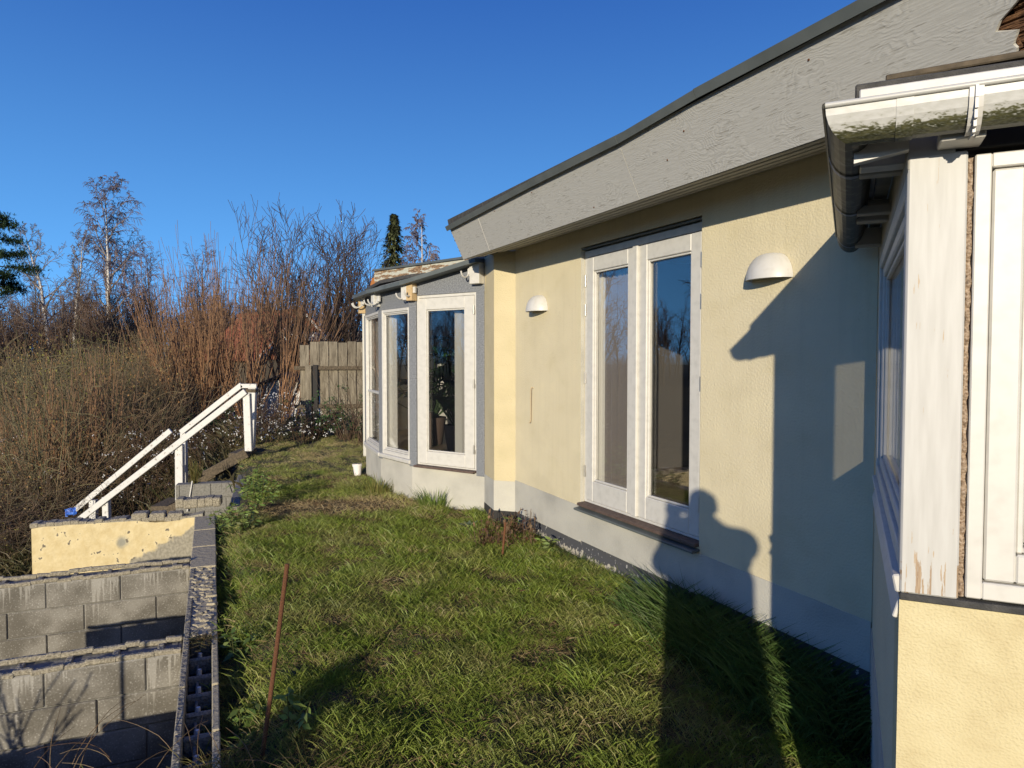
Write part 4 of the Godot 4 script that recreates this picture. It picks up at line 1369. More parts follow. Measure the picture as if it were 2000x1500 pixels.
	for k in 26:
		grow([cane, cane], rng, Vector3(rng.randf_range(-0.3, 0.35), 0, rng.randf_range(-0.15, 0.15)), (Vector3.UP + Vector3(rng.randf_range(-0.5, 0.45), 0, 0.1)).normalized(), rng.randf_range(0.8, 1.7), 0.007, 0, cq)
	var ca := single("bare_bush", "bush of bare leaning canes in front of the board fence at the bay's corner", "shrub", cane, M.twig, Transform3D(Basis.IDENTITY, pt(-2.62, 12.3, 0.1)))
	ca.position.y = ground_y(-2.62, 12.3)

	# bare shrub whose shadow falls on the walls; added conifer shape casts the lawn's shadow
	rng.seed = 490
	var bsb := MB.new()
	bsb.has_col = true
	var bq := {"seg": [5, 3], "wig": [0.05, 0.1], "trop": [0.03, 0.08], "kids": [2], "ang": [0.5], "ratio": [0.5], "from": [0.3], "taper": [0.3], "thick": [0.7], "col": [Color(0.12, 0.075, 0.05), Color(0.12, 0.075, 0.05)], "tip": 0.004, "thin": 0.5}
	for k in 12:
		grow([bsb, bsb], rng, Vector3(rng.randf_range(-0.08, 0.08), 0, rng.randf_range(-0.05, 0.05)), Vector3(rng.randf_range(-0.55, 0.7), 1.0, rng.randf_range(-0.3, 0.3)).normalized(), rng.randf_range(0.4, 0.62), 0.011, 0, bq)
	single("bare_bush", "small bare bush at the near block wall's end, its shadow on the next wall", "shrub", bsb, M.twig, Transform3D(Basis.IDENTITY, pt(-3.12, 2.02, -0.38)))
	var dc := thing("lawn_shadow_caster", "added pointed shape out of view, for the unknown thing whose shadow lies on the lawn", "shrub", pt(-2.15, -1.7, -0.25))
	var db := MB.new()
	db.has_col = true
	for k in 1500:
		var y := rng.randf() * 1.28
		var r := 0.50 * pow(1.0 - y / 1.3, 0.75) * sqrt(rng.randf())
		var a := rng.randf() * TAU
		db.col = Color(0.025, 0.05, 0.02) * rng.randf_range(0.6, 1.5)
		leaf_blade(db, Vector3(cos(a) * r, y, sin(a) * r), (Vector3(cos(a), 0.8, sin(a)) + rand_dir(rng) * 0.5).normalized(), Vector3.UP, 0.10, 0.04)
	kind(part(dc, "needles", db, M.needle, Transform3D(Basis.IDENTITY, dc.position)), "stuff")


# ---------------------------------------------------------------- the lawn
func tuft(rng: RandomNumberGenerator, blades: int, lmin: float, lmax: float, spread: float, wide: float, lean: float) -> Mesh:
	var b := MB.new()
	b.has_col = true
	for k in blades:
		var a := rng.randf() * TAU
		var o := Vector3(cos(a), 0, sin(a))
		var p := Vector3(rng.randfn(), 0, rng.randfn()) * spread
		var l := rng.randf_range(lmin, lmax)
		var up := (Vector3.UP + o * lean * rng.randf_range(0.1, 1.3)).normalized()
		var side := up.cross(Vector3(cos(a + 1.3), 0.2, sin(a + 1.3))).normalized() * wide * rng.randf_range(0.6, 1.2) * 0.5
		var bend := o * l * rng.randf_range(0.05, 0.45)
		var m := p + up * l * 0.55 + bend * 0.3
		var e := p + up * l * 0.85 + bend - Vector3.UP * l * rng.randf() * 0.16
		var shade := rng.randf_range(0.65, 1.35)
		b.col = Color(shade, shade * rng.randf_range(0.9, 1.08), shade, 1.0)
		if rng.randf() < 0.16:
			b.col = Color(2.6, 1.7, 2.4, 1.0) * rng.randf_range(0.7, 1.1)
		var nn := side.cross(up).normalized()
		if nn.y < 0.0:
			nn = -nn
		var i := b.v.size()
		for w in [p - side, p + side, m - side * 0.8, m + side * 0.8, e]:
			b._push(w, nn, Vector2.ZERO)
		if side.cross(m - p).dot(nn) > 0.0:
			b.ix.append_array([i, i + 2, i + 1, i + 1, i + 2, i + 3, i + 2, i + 4, i + 3])
		else:
			b.ix.append_array([i, i + 1, i + 2, i + 1, i + 3, i + 2, i + 2, i + 3, i + 4])
	return b.mesh()


func scatter(called: String, label: String, m: Mesh, where: Array[Transform3D], tint: PackedColorArray) -> void:
	var mm := MultiMesh.new()
	mm.transform_format = MultiMesh.TRANSFORM_3D
	mm.use_colors = true
	mm.mesh = m
	mm.instance_count = where.size()
	for k in where.size():
		mm.set_instance_transform(k, where[k])
		mm.set_instance_color(k, tint[k])
	var o := MultiMeshInstance3D.new()
	o.name = numbered(called)
	o.multimesh = mm
	o.material_override = M.blade
	add_child(o, true)
	tag(o, label, "grass")
	kind(o, "stuff")


func wall_side(x: float, d: float) -> float:
	# how far in front of the house a point lies
	var q := Vector2(x, d) - WALL_M
	var s := q.dot(Vector2(-0.90123, -0.43335))
	if d > 7.0:
		var r := Vector2(x, d) - R1
		s = minf(r.dot(Vector2(-0.572, -0.82)), 9.0)
		var r2 := Vector2(x, d) - L1
		s = maxf(s, r2.dot(Vector2(-0.806, -0.591)))
		var r3 := Vector2(x, d) - L2
		s = maxf(s, r3.dot(Vector2(-0.935, -0.353)))
		var r4 := Vector2(x, d) - L3
		s = maxf(s, r4.dot(Vector2(-0.99, -0.14)))
	if d < 3.6:
		var r5 := Vector2(x, d) - POST
		s = minf(s, r5.dot(Vector2(-0.903, 0.4296)))
		if d < 1.7:
			s = maxf(s, r5.dot(Vector2(-0.4296, -0.903)))
	return s


func lawn_edge(x: float, d: float) -> float:
	var q := Vector2(x, d) - STRIP
	if d > 10.3:
		return x + 4.1 + 0.3 * (d - 10.3)
	if q.dot(ST) > 4.95:
		return x + 3.17 + 0.344 * (d - 8.2) - 0.1
	if q.dot(ST) < -0.15:
		return 1.0
	return -q.dot(SL)


func lawn() -> void:
	var rng := RandomNumberGenerator.new()
	rng.seed = 601
	var patch := noise(602, 1.0, 3)
	var kinds: Array[Mesh] = [tuft(rng, 30, 0.022, 0.055, 0.036, 0.0028, 0.8), tuft(rng, 30, 0.02, 0.048, 0.042, 0.0027, 1.2), tuft(rng, 24, 0.03, 0.075, 0.03, 0.0031, 0.6), tuft(rng, 22, 0.02, 0.05, 0.05, 0.0028, 2.2)]
	var at: Array = [[], [], [], []]
	var tint: Array = [PackedColorArray(), PackedColorArray(), PackedColorArray(), PackedColorArray()]
	for k in 4:
		var w: Array[Transform3D] = []
		at[k] = w
	for band in [[1.9, 6.6, 19500], [6.6, 9.2, 9000], [9.2, 14.2, 10500]]:
		for j in band[2]:
			var d: float = lerpf(band[0], band[1], rng.randf())
			var x: float = rng.randf_range(-4.9 if band[0] > 6.0 else -2.8, 1.8 if band[0] < 6.0 else 0.2)
			if wall_side(x, d) < 0.035 or lawn_edge(x, d) < 0.02 or absf(x) > d * 0.80 + 0.2:
				continue
			if d > 13.4 - 0.05 * x and x > -4.6:
				continue
			var p1 := patch.get_noise_2d(x * 0.9, d * 0.9)
			var p2 := patch.get_noise_2d(x * 4.5 + 30.0, d * 4.5)
			# worn, strawy strip across the lawn in front of the bay, and the parched lawn far back
			var dry := 0.35 * smoothstep(0.1, 0.5, p1) + 0.6 * smoothstep(0.16, 0.46, p2)
			var litter := 1.0 - smoothstep(0.7, 1.15, Vector2((x + 2.05) / 0.95, (d - 7.75 - 0.1 * (x + 2.05)) / 0.38).length() + p2 * 0.5)
			dry += 1.3 * litter
			if litter > 0.5 and rng.randf() < 0.45:
				continue
			dry += 0.5 * smoothstep(0.75, 0.1, absf(d - 8.0 - 0.45 * (x + 1.5))) * smoothstep(-0.4, 0.2, p2 + 0.25) * float(x < -0.55)
			dry += 0.75 * smoothstep(8.8, 11.0, d) * clampf(0.75 + p2, 0.3, 1.0)
			if dry > 1.1 and rng.randf() < 0.5 and d < 9.0:
				continue
			var k := rng.randi() % 3
			if dry > 0.6 and rng.randf() < 0.7:
				k = 3
			var green := Color(0.17, 0.25, 0.032).lerp(Color(0.29, 0.335, 0.06), clampf(0.5 + p2, 0, 1))
			var c := green.lerp(Color(0.46, 0.36, 0.19), clampf(dry * rng.randf_range(0.5, 1.3), 0, 1))
			c = c * rng.randf_range(0.75, 1.25)
			c.a = 1.0
			var p3 := patch.get_noise_2d(x * 2.2 + 80.0, d * 2.2)
			var s := rng.randf_range(0.75, 1.2) * clampf(1.05 + 1.5 * p3, 0.55, 1.75) * (1.0 if d < 9.0 else 0.8)
			if dry < 0.25 and p1 > 0.05:
				s *= 1.2
			at[k].append(Transform3D(Basis(Vector3.UP, rng.randf() * TAU).rotated(Vector3(1, 0, 0.4).normalized(), rng.randf_range(-0.25, 0.25)).scaled(Vector3.ONE * s), pt(x, d, ground_y(x, d) - 0.008)))
			tint[k].append(c)
	# matted dead blades under the green
	var thatch := tuft(rng, 22, 0.02, 0.06, 0.06, 0.003, 3.2)
	var ta: Array[Transform3D] = []
	var tt := PackedColorArray()
	for j in 7000:
		var d := rng.randf_range(2.0, 9.5)
		var x := rng.randf_range(-3.4, 1.8)
		if wall_side(x, d) < 0.03 or lawn_edge(x, d) < 0.03 or absf(x) > d * 0.8 + 0.2:
			continue
		var c := Color(0.30, 0.22, 0.11).lerp(Color(0.16, 0.10, 0.05), rng.randf()) * rng.randf_range(0.7, 1.3)
		c.a = 1.0
		ta.append(Transform3D(Basis(Vector3.UP, rng.randf() * TAU).scaled(Vector3.ONE * rng.randf_range(0.8, 1.4)), pt(x, d, ground_y(x, d) - 0.004)))
		tt.append(c)
	scatter("thatch", "matted dead blades between the lawn grass", thatch, ta, tt)
	scatter("grass", "short green lawn grass", kinds[0], at[0], tint[0])
	scatter("grass", "tangled leaning lawn grass", kinds[1], at[1], tint[1])
	scatter("grass", "longer fresh green lawn grass", kinds[2], at[2], tint[2])
	scatter("grass", "flattened straw-coloured lawn grass", kinds[3], at[3], tint[3])
	# long unmown grass: along the house wall, along the block wall, at the viewer's feet
	var long := tuft(rng, 13, 0.16, 0.36, 0.03, 0.006, 0.75)
	var la: Array[Transform3D] = []
	var lt := PackedColorArray()
	for j in 1650:
		var x := 0.0
		var d := 0.0
		var s := 1.0
		var c := Color(0.075, 0.15, 0.028)
		if j < 1150:
			var along := rng.randf_range(-1.3, 2.1) if j < 500 else rng.randf_range(0.25, 2.1)
			var off := 0.04 + absf(rng.randfn(0.0, 0.17 if along > 0.3 else 0.1))
			var q := WALL_M + WALL_X * along + Vector2(-0.90123, -0.43335) * off
			x = q.x
			d = q.y
			s = lerpf(0.35, 1.35, smoothstep(0.1, 0.8, along)) * rng.randf_range(0.7, 1.2) * (1.0 - 0.55 * smoothstep(0.25, 0.6, off))
		elif j < 1450:
			var q := STRIP - SL * (0.05 + absf(rng.randfn(0.0, 0.16))) + ST * rng.randf_range(-0.4, 5.3)
			x = q.x
			d = q.y
			s = rng.randf_range(0.25, 0.6)
		else:
			x = rng.randf_range(-1.9, -0.5)
			d = 2.72 + rng.randf_range(-0.35, 0.32)
			s = rng.randf_range(0.35, 0.75)
			c = Color(0.17, 0.15, 0.05)
		if wall_side(x, d) < 0.02:
			continue
		c = c.lerp(Color(0.2, 0.16, 0.07), rng.randf() * 0.3) * rng.randf_range(0.7, 1.2)
		c.a = 1.0
		la.append(Transform3D(Basis(Vector3.UP, rng.randf() * TAU).scaled(Vector3.ONE * s), pt(x, d, ground_y(x, d) - 0.02)))
		lt.append(c)
	var limp := tuft(rng, 11, 0.10, 0.34, 0.045, 0.0055, 1.5)
	var lb: Array[Transform3D] = []
	var lu := PackedColorArray()
	for j in range(0, la.size(), 2):
		lb.append(la[j])
		lu.append(lt[j])
	var lc: Array[Transform3D] = []
	var lv := PackedColorArray()
	for j in range(1, la.size(), 2):
		lc.append(la[j])
		lv.append(lt[j])
	scatter("long_grass", "long upright grass along the house wall and the block wall", long, lb, lu)
	scatter("long_grass", "long limp grass along the house wall and the block wall", limp, lc, lv)
	# grass of the wild lower garden
	var wild := tuft(rng, 12, 0.12, 0.3, 0.06, 0.012, 0.9)
	var wa: Array[Transform3D] = []
	var wt := PackedColorArray()
	for j in 2600:
		var d := rng.randf_range(6.5, 19.0)
		var x := rng.randf_range(-0.85, -0.3) * d
		if lawn_edge(x, d) > -0.1 or (d < 8.5 and x > -5.0):
			continue
		var green := Vector2(x + 9.5, d - 13.6).length() < 1.6 or rng.randf() < 0.15
		var c := Color(0.04, 0.10, 0.015) if green else Color(0.14, 0.10, 0.045).lerp(Color(0.07, 0.08, 0.025), rng.randf())
		c = c * rng.randf_range(0.7, 1.2)
		c.a = 1.0
		wa.append(Transform3D(Basis(Vector3.UP, rng.randf() * TAU).scaled(Vector3.ONE * (rng.randf_range(0.5, 0.8) if green else rng.randf_range(0.8, 2.0))), pt(x, d, ground_y(x, d) - 0.02)))
		wt.append(c)
	scatter("wild_grass", "withered tall grass in the lower garden", wild, wa, wt)


# ---------------------------------------------------------------- small things on and beside the lawn
func small_things() -> void:
	var rng := RandomNumberGenerator.new()
	# rusty reinforcing rods stuck in the lawn
	var rods := [[pt(-1.10, 3.01, -0.22), pt(-0.978, 3.05, 0.705), "long rusty steel rod leaning in the near lawn by the block wall"], [pt(-0.09, 5.89, -0.15), pt(-0.058, 5.89, 0.225), "short rusty rod standing by the withered plants near the french doors"], [pt(-2.66, 2.12, -0.5), pt(-2.65, 2.12, 0.42), "rusty rod standing at the end of the near block wall, its shadow on the next"]]
	for r in rods:
		var b := MB.new()
		var p: Vector3 = r[0]
		var q: Vector3 = r[1]
		var pts := PackedVector3Array()
		var rad := PackedFloat32Array()
		var n := int(p.distance_to(q) / 0.011)
		for k in n + 1:
			pts.append(p.lerp(q, float(k) / n) + Vector3(sin(k * 0.05) * 0.002, 0, 0))
			rad.append(0.0105 if k % 2 else 0.0092)
		b.tube(pts, rad, 8, true)
		single("steel_rod", r[2], "rod", b, M.rust, Transform3D.IDENTITY, "rusty steel rods")
	# wall lamps: half domes over a flat glass
	var xf := axes(WALL_M, WALL_X)
	var lamps := [[-1.47, 2.032, "half-dome wall lamp left of the french doors"], [1.33, 2.045, "half-dome wall lamp right of the french doors, close to the gutter's shadow"]]
	for l in lamps:
		var t := thing("wall_lamp", l[2], "lamp", xf * Vector3(l[0], l[1], 0.0), "white half-dome wall lamps")
		var b := MB.new()
		var w := 0.155
		var hh := 0.150
		var dp := 0.125
		var grid: Array = []
		for i in 19:
			var row := PackedVector3Array()
			var a := PI * i / 18.0
			for j in 10:
				var e := PI / 2 * j / 9.0
				row.append(Vector3(-cos(a) * w * pow(cos(e), 0.72), hh * sin(e), sin(a) * dp * pow(cos(e), 0.72)))
			grid.append(row)
		for i in 18:
			for j in 9:
				var c := Vector3(0, 0.03, 0)
				var p: Vector3 = grid[i][j]
				var q: Vector3 = grid[i + 1][j]
				var r: Vector3 = grid[i + 1][j + 1]
				var s: Vector3 = grid[i][j + 1]
				var k := b.v.size()
				b.quad(p, q, r, s, (p + r) / 2 - c)
				for m in 4:
					var z := b.v[k + m]
					b.n[k + m] = Vector3(z.x / (w * w), z.y / (hh * hh), z.z / (dp * dp) + 0.01).normalized()
		var lx := xf.translated_local(Vector3(l[0], l[1], 0.002))
		part(t, "shade", b, M.white_plastic, lx)
		b = MB.new()
		for i in 18:
			var p: Vector3 = grid[i][0] * Vector3(0.94, 1, 0.94)
			var q: Vector3 = grid[i + 1][0] * Vector3(0.94, 1, 0.94)
			b.tri(Vector3(0, 0.012, 0.002), p + Vector3(0, 0.012, 0), q + Vector3(0, 0.012, 0), Vector3.DOWN)
		part(t, "diffuser", b, M.cloth, lx)
		b = MB.new()
		b.box(Vector3(0, 0.06, 0.006), Vector3(0.24, 0.1, 0.012), 0.003)
		part(t, "back_plate", b, M.white_plastic, lx)
	# white pot by the bay
	var b := MB.new()
	var p0 := pt(-2.12, 9.66, ground_y(-2.12, 9.66))
	b.tube(PackedVector3Array([Vector3(0, 0, 0), Vector3(0, 0.13, 0), Vector3(0.0, 0.132, 0), Vector3(0, 0.165, 0), Vector3(0, 0.165, 0), Vector3(0, 0.12, 0)]), PackedFloat32Array([0.045, 0.058, 0.065, 0.067, 0.056, 0.05]), 16, true)
	single("flower_pot", "small white flower pot with brown stains at the foot of the bay", "pot", b, M.pot, Transform3D(Basis(Vector3.BACK, 0.05), p0))
	# grass tussocks at the bay
	for s in [[-0.86, 7.86, 0.30, "dense green grass tussock under the bay door", 0.0], [-1.62, 8.52, 0.26, "yellowing grass tussock under the bay window", 0.8]]:
		rng.seed = 640 + int(s[0] * 10)
		var g := MB.new()
		g.has_col = true
		for k in 420:
			var a := rng.randf() * TAU
			var o := Vector3(cos(a), 0, sin(a) * 0.7)
			var q := o * sqrt(rng.randf()) * 0.2
			var l: float = s[2] * rng.randf_range(0.5, 1.15)
			var e := q + o * l * rng.randf_range(0.15, 0.75) + Vector3(0, l * rng.randf_range(0.5, 0.95), 0)
			var m := q.lerp(e, 0.5) + Vector3(0, l * 0.16, 0)
			g.col = Color(0.16, 0.23, 0.05).lerp(Color(0.24, 0.18, 0.06), clampf(s[4] * rng.randf() + 0.1 * rng.randf(), 0, 1)) * rng.randf_range(0.6, 1.3)
			var side := Vector3(cos(a + 1.57), 0, sin(a + 1.57)) * 0.0032
			var i := g.v.size()
			var nn := side.cross(m - q).normalized() * (1.0 if side.cross(m - q).y > 0.0 else -1.0)
			for w in [q - side, q + side, m - side, m + side, e]:
				g._push(w, nn, Vector2.ZERO)
			if side.cross(m - q).dot(nn) > 0.0:
				g.ix.append_array([i, i + 2, i + 1, i + 1, i + 2, i + 3, i + 2, i + 4, i + 3])
			else:
				g.ix.append_array([i, i + 1, i + 2, i + 1, i + 3, i + 2, i + 2, i + 3, i + 4])
		single("grass_tussock", s[3], "grass tussock", g, M.leaf, Transform3D(Basis.IDENTITY, pt(s[0], s[1], ground_y(s[0], s[1]) - 0.02)))
	# leafy weeds along the block wall
	var weeds := [[-2.86, 7.05, 0.34, 70, "big leafy weed on the wall top where the rendered wall meets it"], [-2.72, 7.5, 0.46, 80, "tall fresh green weed between the two retaining walls"], [-2.60, 6.75, 0.28, 55, "weed with drooping half-withered leaves on the lawn edge"], [-1.27, 3.28, 0.19, 20, "bright green weed between the rusty rod and the wall"], [-1.02, 3.22, 0.20, 12, "single upright weed right of the rusty rod's foot"], [-1.62, 4.15, 0.22, 12, "thin weed by the wall where the open cells begin"], [-0.06, 6.75, 0.20, 16, "yellow-green weed against the black wall foot"], [0.30, 6.1, 0.16, 12, "low pale green weed by the wall left of the french doors"], [-2.95, 8.2, 0.4, 60, "green weed against the upper retaining wall"]]
	var n := 0
	for s in weeds:
		rng.seed = 660 + n
		n += 1
		var at := pt(s[0], s[1], ground_y(s[0], s[1]) - 0.02)
		var t := thing("weed", s[4], "weed", at)
		var wx := Transform3D(Basis.IDENTITY, at)
		var st := MB.new()
		st.has_col = true
		var lf := MB.new()
		lf.has_col = true
		for k in int(s[3] / 5.0) + 1:
			var a := rng.randf() * TAU
			var o := Vector3(cos(a), 0, sin(a))
			var e := o * rng.randf_range(0.03, 0.15 + 0.0022 * s[3]) + Vector3(0, s[2] * rng.randf_range(0.6, 1.1), 0)
			st.col = Color(0.10, 0.10, 0.035)
			st.twig(o * 0.03, e, 0.004, 0.002)
			for j in 12:
				var w := (o * 0.03).lerp(e, rng.randf_range(0.25, 1.0))
				var c := rng.randf() * TAU
				var dd := Vector3(cos(c), rng.randf_range(-0.6, 0.5), sin(c)).normalized()
				lf.col = Color(0.15, 0.25, 0.05).lerp(Color(0.26, 0.24, 0.08), rng.randf() * (0.9 if n in [3, 7] else 0.4)) * rng.randf_range(0.55, 1.25)
				leaf_blade(lf, w, dd, (Vector3(0, 0.5, 0.35) + rand_dir(rng) * 0.8).normalized(), rng.randf_range(0.045, 0.085), rng.randf_range(0.018, 0.03))
		part(t, "stem", st, M.twig, wx)
		kind(part(t, "leaves", lf, M.leaf, wx), "stuff")
	# grey-green rosette on the lawn
	b = MB.new()
	b.has_col = true
	rng.seed = 680
	for k in 16:
		var a := rng.randf() * TAU
		b.col = Color(0.15, 0.20, 0.12) * rng.randf_range(0.7, 1.2)
		leaf_blade(b, Vector3.ZERO, Vector3(cos(a), rng.randf_range(0.3, 1.0), sin(a)).normalized(), Vector3.UP, 0.13, 0.045)
	single("weed", "silvery green rosette in the lawn before the withered plants", "weed", b, M.leaf, Transform3D(Basis.IDENTITY, pt(-0.42, 6.85, ground_y(-0.42, 6.85))))
	# withered garden plants at the wall
	b = MB.new()
	b.has_col = true
	for k in 130:
		var a := rng.randf() * TAU
		var o := Vector3(cos(a), 0, sin(a))
		var q := Vector3(rng.randf_range(-0.28, 0.28), 0, rng.randf_range(-0.32, 0.3))
		var e := q + o * rng.randf() * 0.12 + Vector3(0, rng.randf_range(0.04, 0.26), 0)
		b.col = Color(0.16, 0.075, 0.04).lerp(Color(0.3, 0.2, 0.11), rng.randf()) * rng.randf_range(0.6, 1.2)
		b.twig(q, e, 0.003, 0.002)
		for j in 3:
			leaf_blade(b, q.lerp(e, rng.randf()), rand_dir(rng), Vector3.UP, 0.05, 0.025)
	single("withered_plants", "clump of withered brown flower stems at the wall foot beside the pier", "plant", b, M.leaf, Transform3D(Basis.IDENTITY, pt(-0.05, 6.42, ground_y(-0.05, 6.42) - 0.01)))
	# dry stalks at the lower left corner
	b = MB.new()
	b.has_col = true
	for k in 46:
		var q := Vector3(rng.randf_range(-0.75, 0.55), 0, rng.randf_range(-0.15, 0.3))
		var a := rng.randf() * TAU
		var d := (Vector3(cos(a) * 0.8, 1.0, sin(a) * 0.5)).normalized()
		var l := rng.randf_range(0.16, 0.42)
		b.col = Color(0.33, 0.235, 0.12).lerp(Color(0.22, 0.12, 0.06), rng.randf())
		var p := q
		for i in 6:
			var e := p + d * l / 6.0
			b.twig(p, e, 0.0022 - 0.0002 * i, 0.002 - 0.0002 * i)
			p = e
			d = (d + Vector3(cos(a), -0.8, sin(a)) * 0.2 + rand_dir(rng) * 0.12).normalized()
	kind(single("dry_stalks", "pale dry grass stalks arching over the broken end of the block wall", "grass", b, M.leaf, Transform3D(Basis.IDENTITY, pt(-1.25, 2.95, -0.16))), "stuff")
	# yellowed reed tuft and white stick by the far block wall
	b = MB.new()
	b.has_col = true
	for k in 60:
		var q := Vector3(rng.randfn() * 0.02, 0, rng.randfn() * 0.02)
		b.col = Color(0.30, 0.22, 0.06).lerp(Color(0.12, 0.14, 0.03), rng.randf())
		b.twig(q, q * 2.2 + Vector3(rng.randfn() * 0.025, rng.randf_range(0.18, 0.36), 0), 0.003, 0.0015)
	single("grass_tussock", "upright yellowed grass tuft on top of the short grey block wall", "grass tussock", b, M.leaf, Transform3D(Basis.IDENTITY, pt(-4.45, 9.85, -0.16)))
	b = MB.new()
	b.tube(PackedVector3Array([pt(-4.50, 9.72, -0.52), pt(-4.44, 9.76, -0.1)]), PackedFloat32Array([0.009, 0.009]), 7, true)
	single("stick", "thin white stick leaning on the short grey block wall", "stick", b, M.white)
	# blue plastic bag in the scrub
	b = MB.new()
	rng.seed = 690
	var pts: Array[Vector3] = []
	for i in 7:
		for j in 5:
			pts.append(Vector3(i * 0.045 - 0.14 + rng.randf_range(-0.015, 0.015), j * 0.04 + rng.randf_range(-0.02, 0.02) + i * 0.008, rng.randf_range(-0.03, 0.03)))
	for i in 6:
		for j in 4:
			b.tri(pts[i * 5 + j], pts[i * 5 + j + 1], pts[i * 5 + j + 5], Vector3.BACK)
			b.tri(pts[i * 5 + j + 1], pts[i * 5 + j + 6], pts[i * 5 + j + 5], Vector3.BACK)
	single("plastic_bag", "crumpled blue plastic bag caught in the scrub left of the handrail's foot", "bag", b, M.blue, Transform3D(Basis.IDENTITY, pt(-6.98, 11.1, -0.90)).scaled_local(Vector3.ONE * 0.72))
	# a few fallen leaves
	rng.seed = 695
	for s in [[-0.55, 3.95, "curled orange leaf lying in the shade tip of the near lawn"], [0.05, 4.9, "small brown leaf on the lawn before the french doors"], [0.62, 4.3, "brown leaf at the edge of the long shadow near the wall"]]:
		b = MB.new()
		b.has_col = true
		b.col = Color(0.38, 0.16, 0.06)
		for k in 3:
			leaf_blade(b, Vector3(0.01 * k, 0.01 * k, 0), Vector3(cos(k * 1.2), 0.3, sin(k * 1.2)).normalized(), Vector3.UP, 0.05, 0.035)
		single("fallen_leaf", s[2], "leaf", b, M.leaf, Transform3D(Basis.IDENTITY, pt(s[0], s[1], ground_y(s[0], s[1]) + 0.05)))


# ---------------------------------------------------------------- what shows behind the glass
func curtain(label: String, p: Vector2, q: Vector2, y0: float, y1: float, m: Material) -> void:
	var b := MB.new()
	var n := 48
	var xf := axes(p, q - p)
	var l := p.distance_to(q)
	for side in [0.0, -0.004]:
		for k in n:
			var z := func(i: int) -> float: return 0.028 * sin(i * 1.15) + 0.012 * sin(i * 2.9) + side
			var a := Vector3(l * k / n, y0, z.call(k))
			var c := Vector3(l * (k + 1) / n, y0, z.call(k + 1))
			b.quad(a, c, c + Vector3(0, y1 - y0, 0), a + Vector3(0, y1 - y0, 0), Vector3(0, 0, 1.0 if side == 0.0 else -1.0))
	single("curtain", label, "curtain", b, m, xf, "curtains behind the glass")


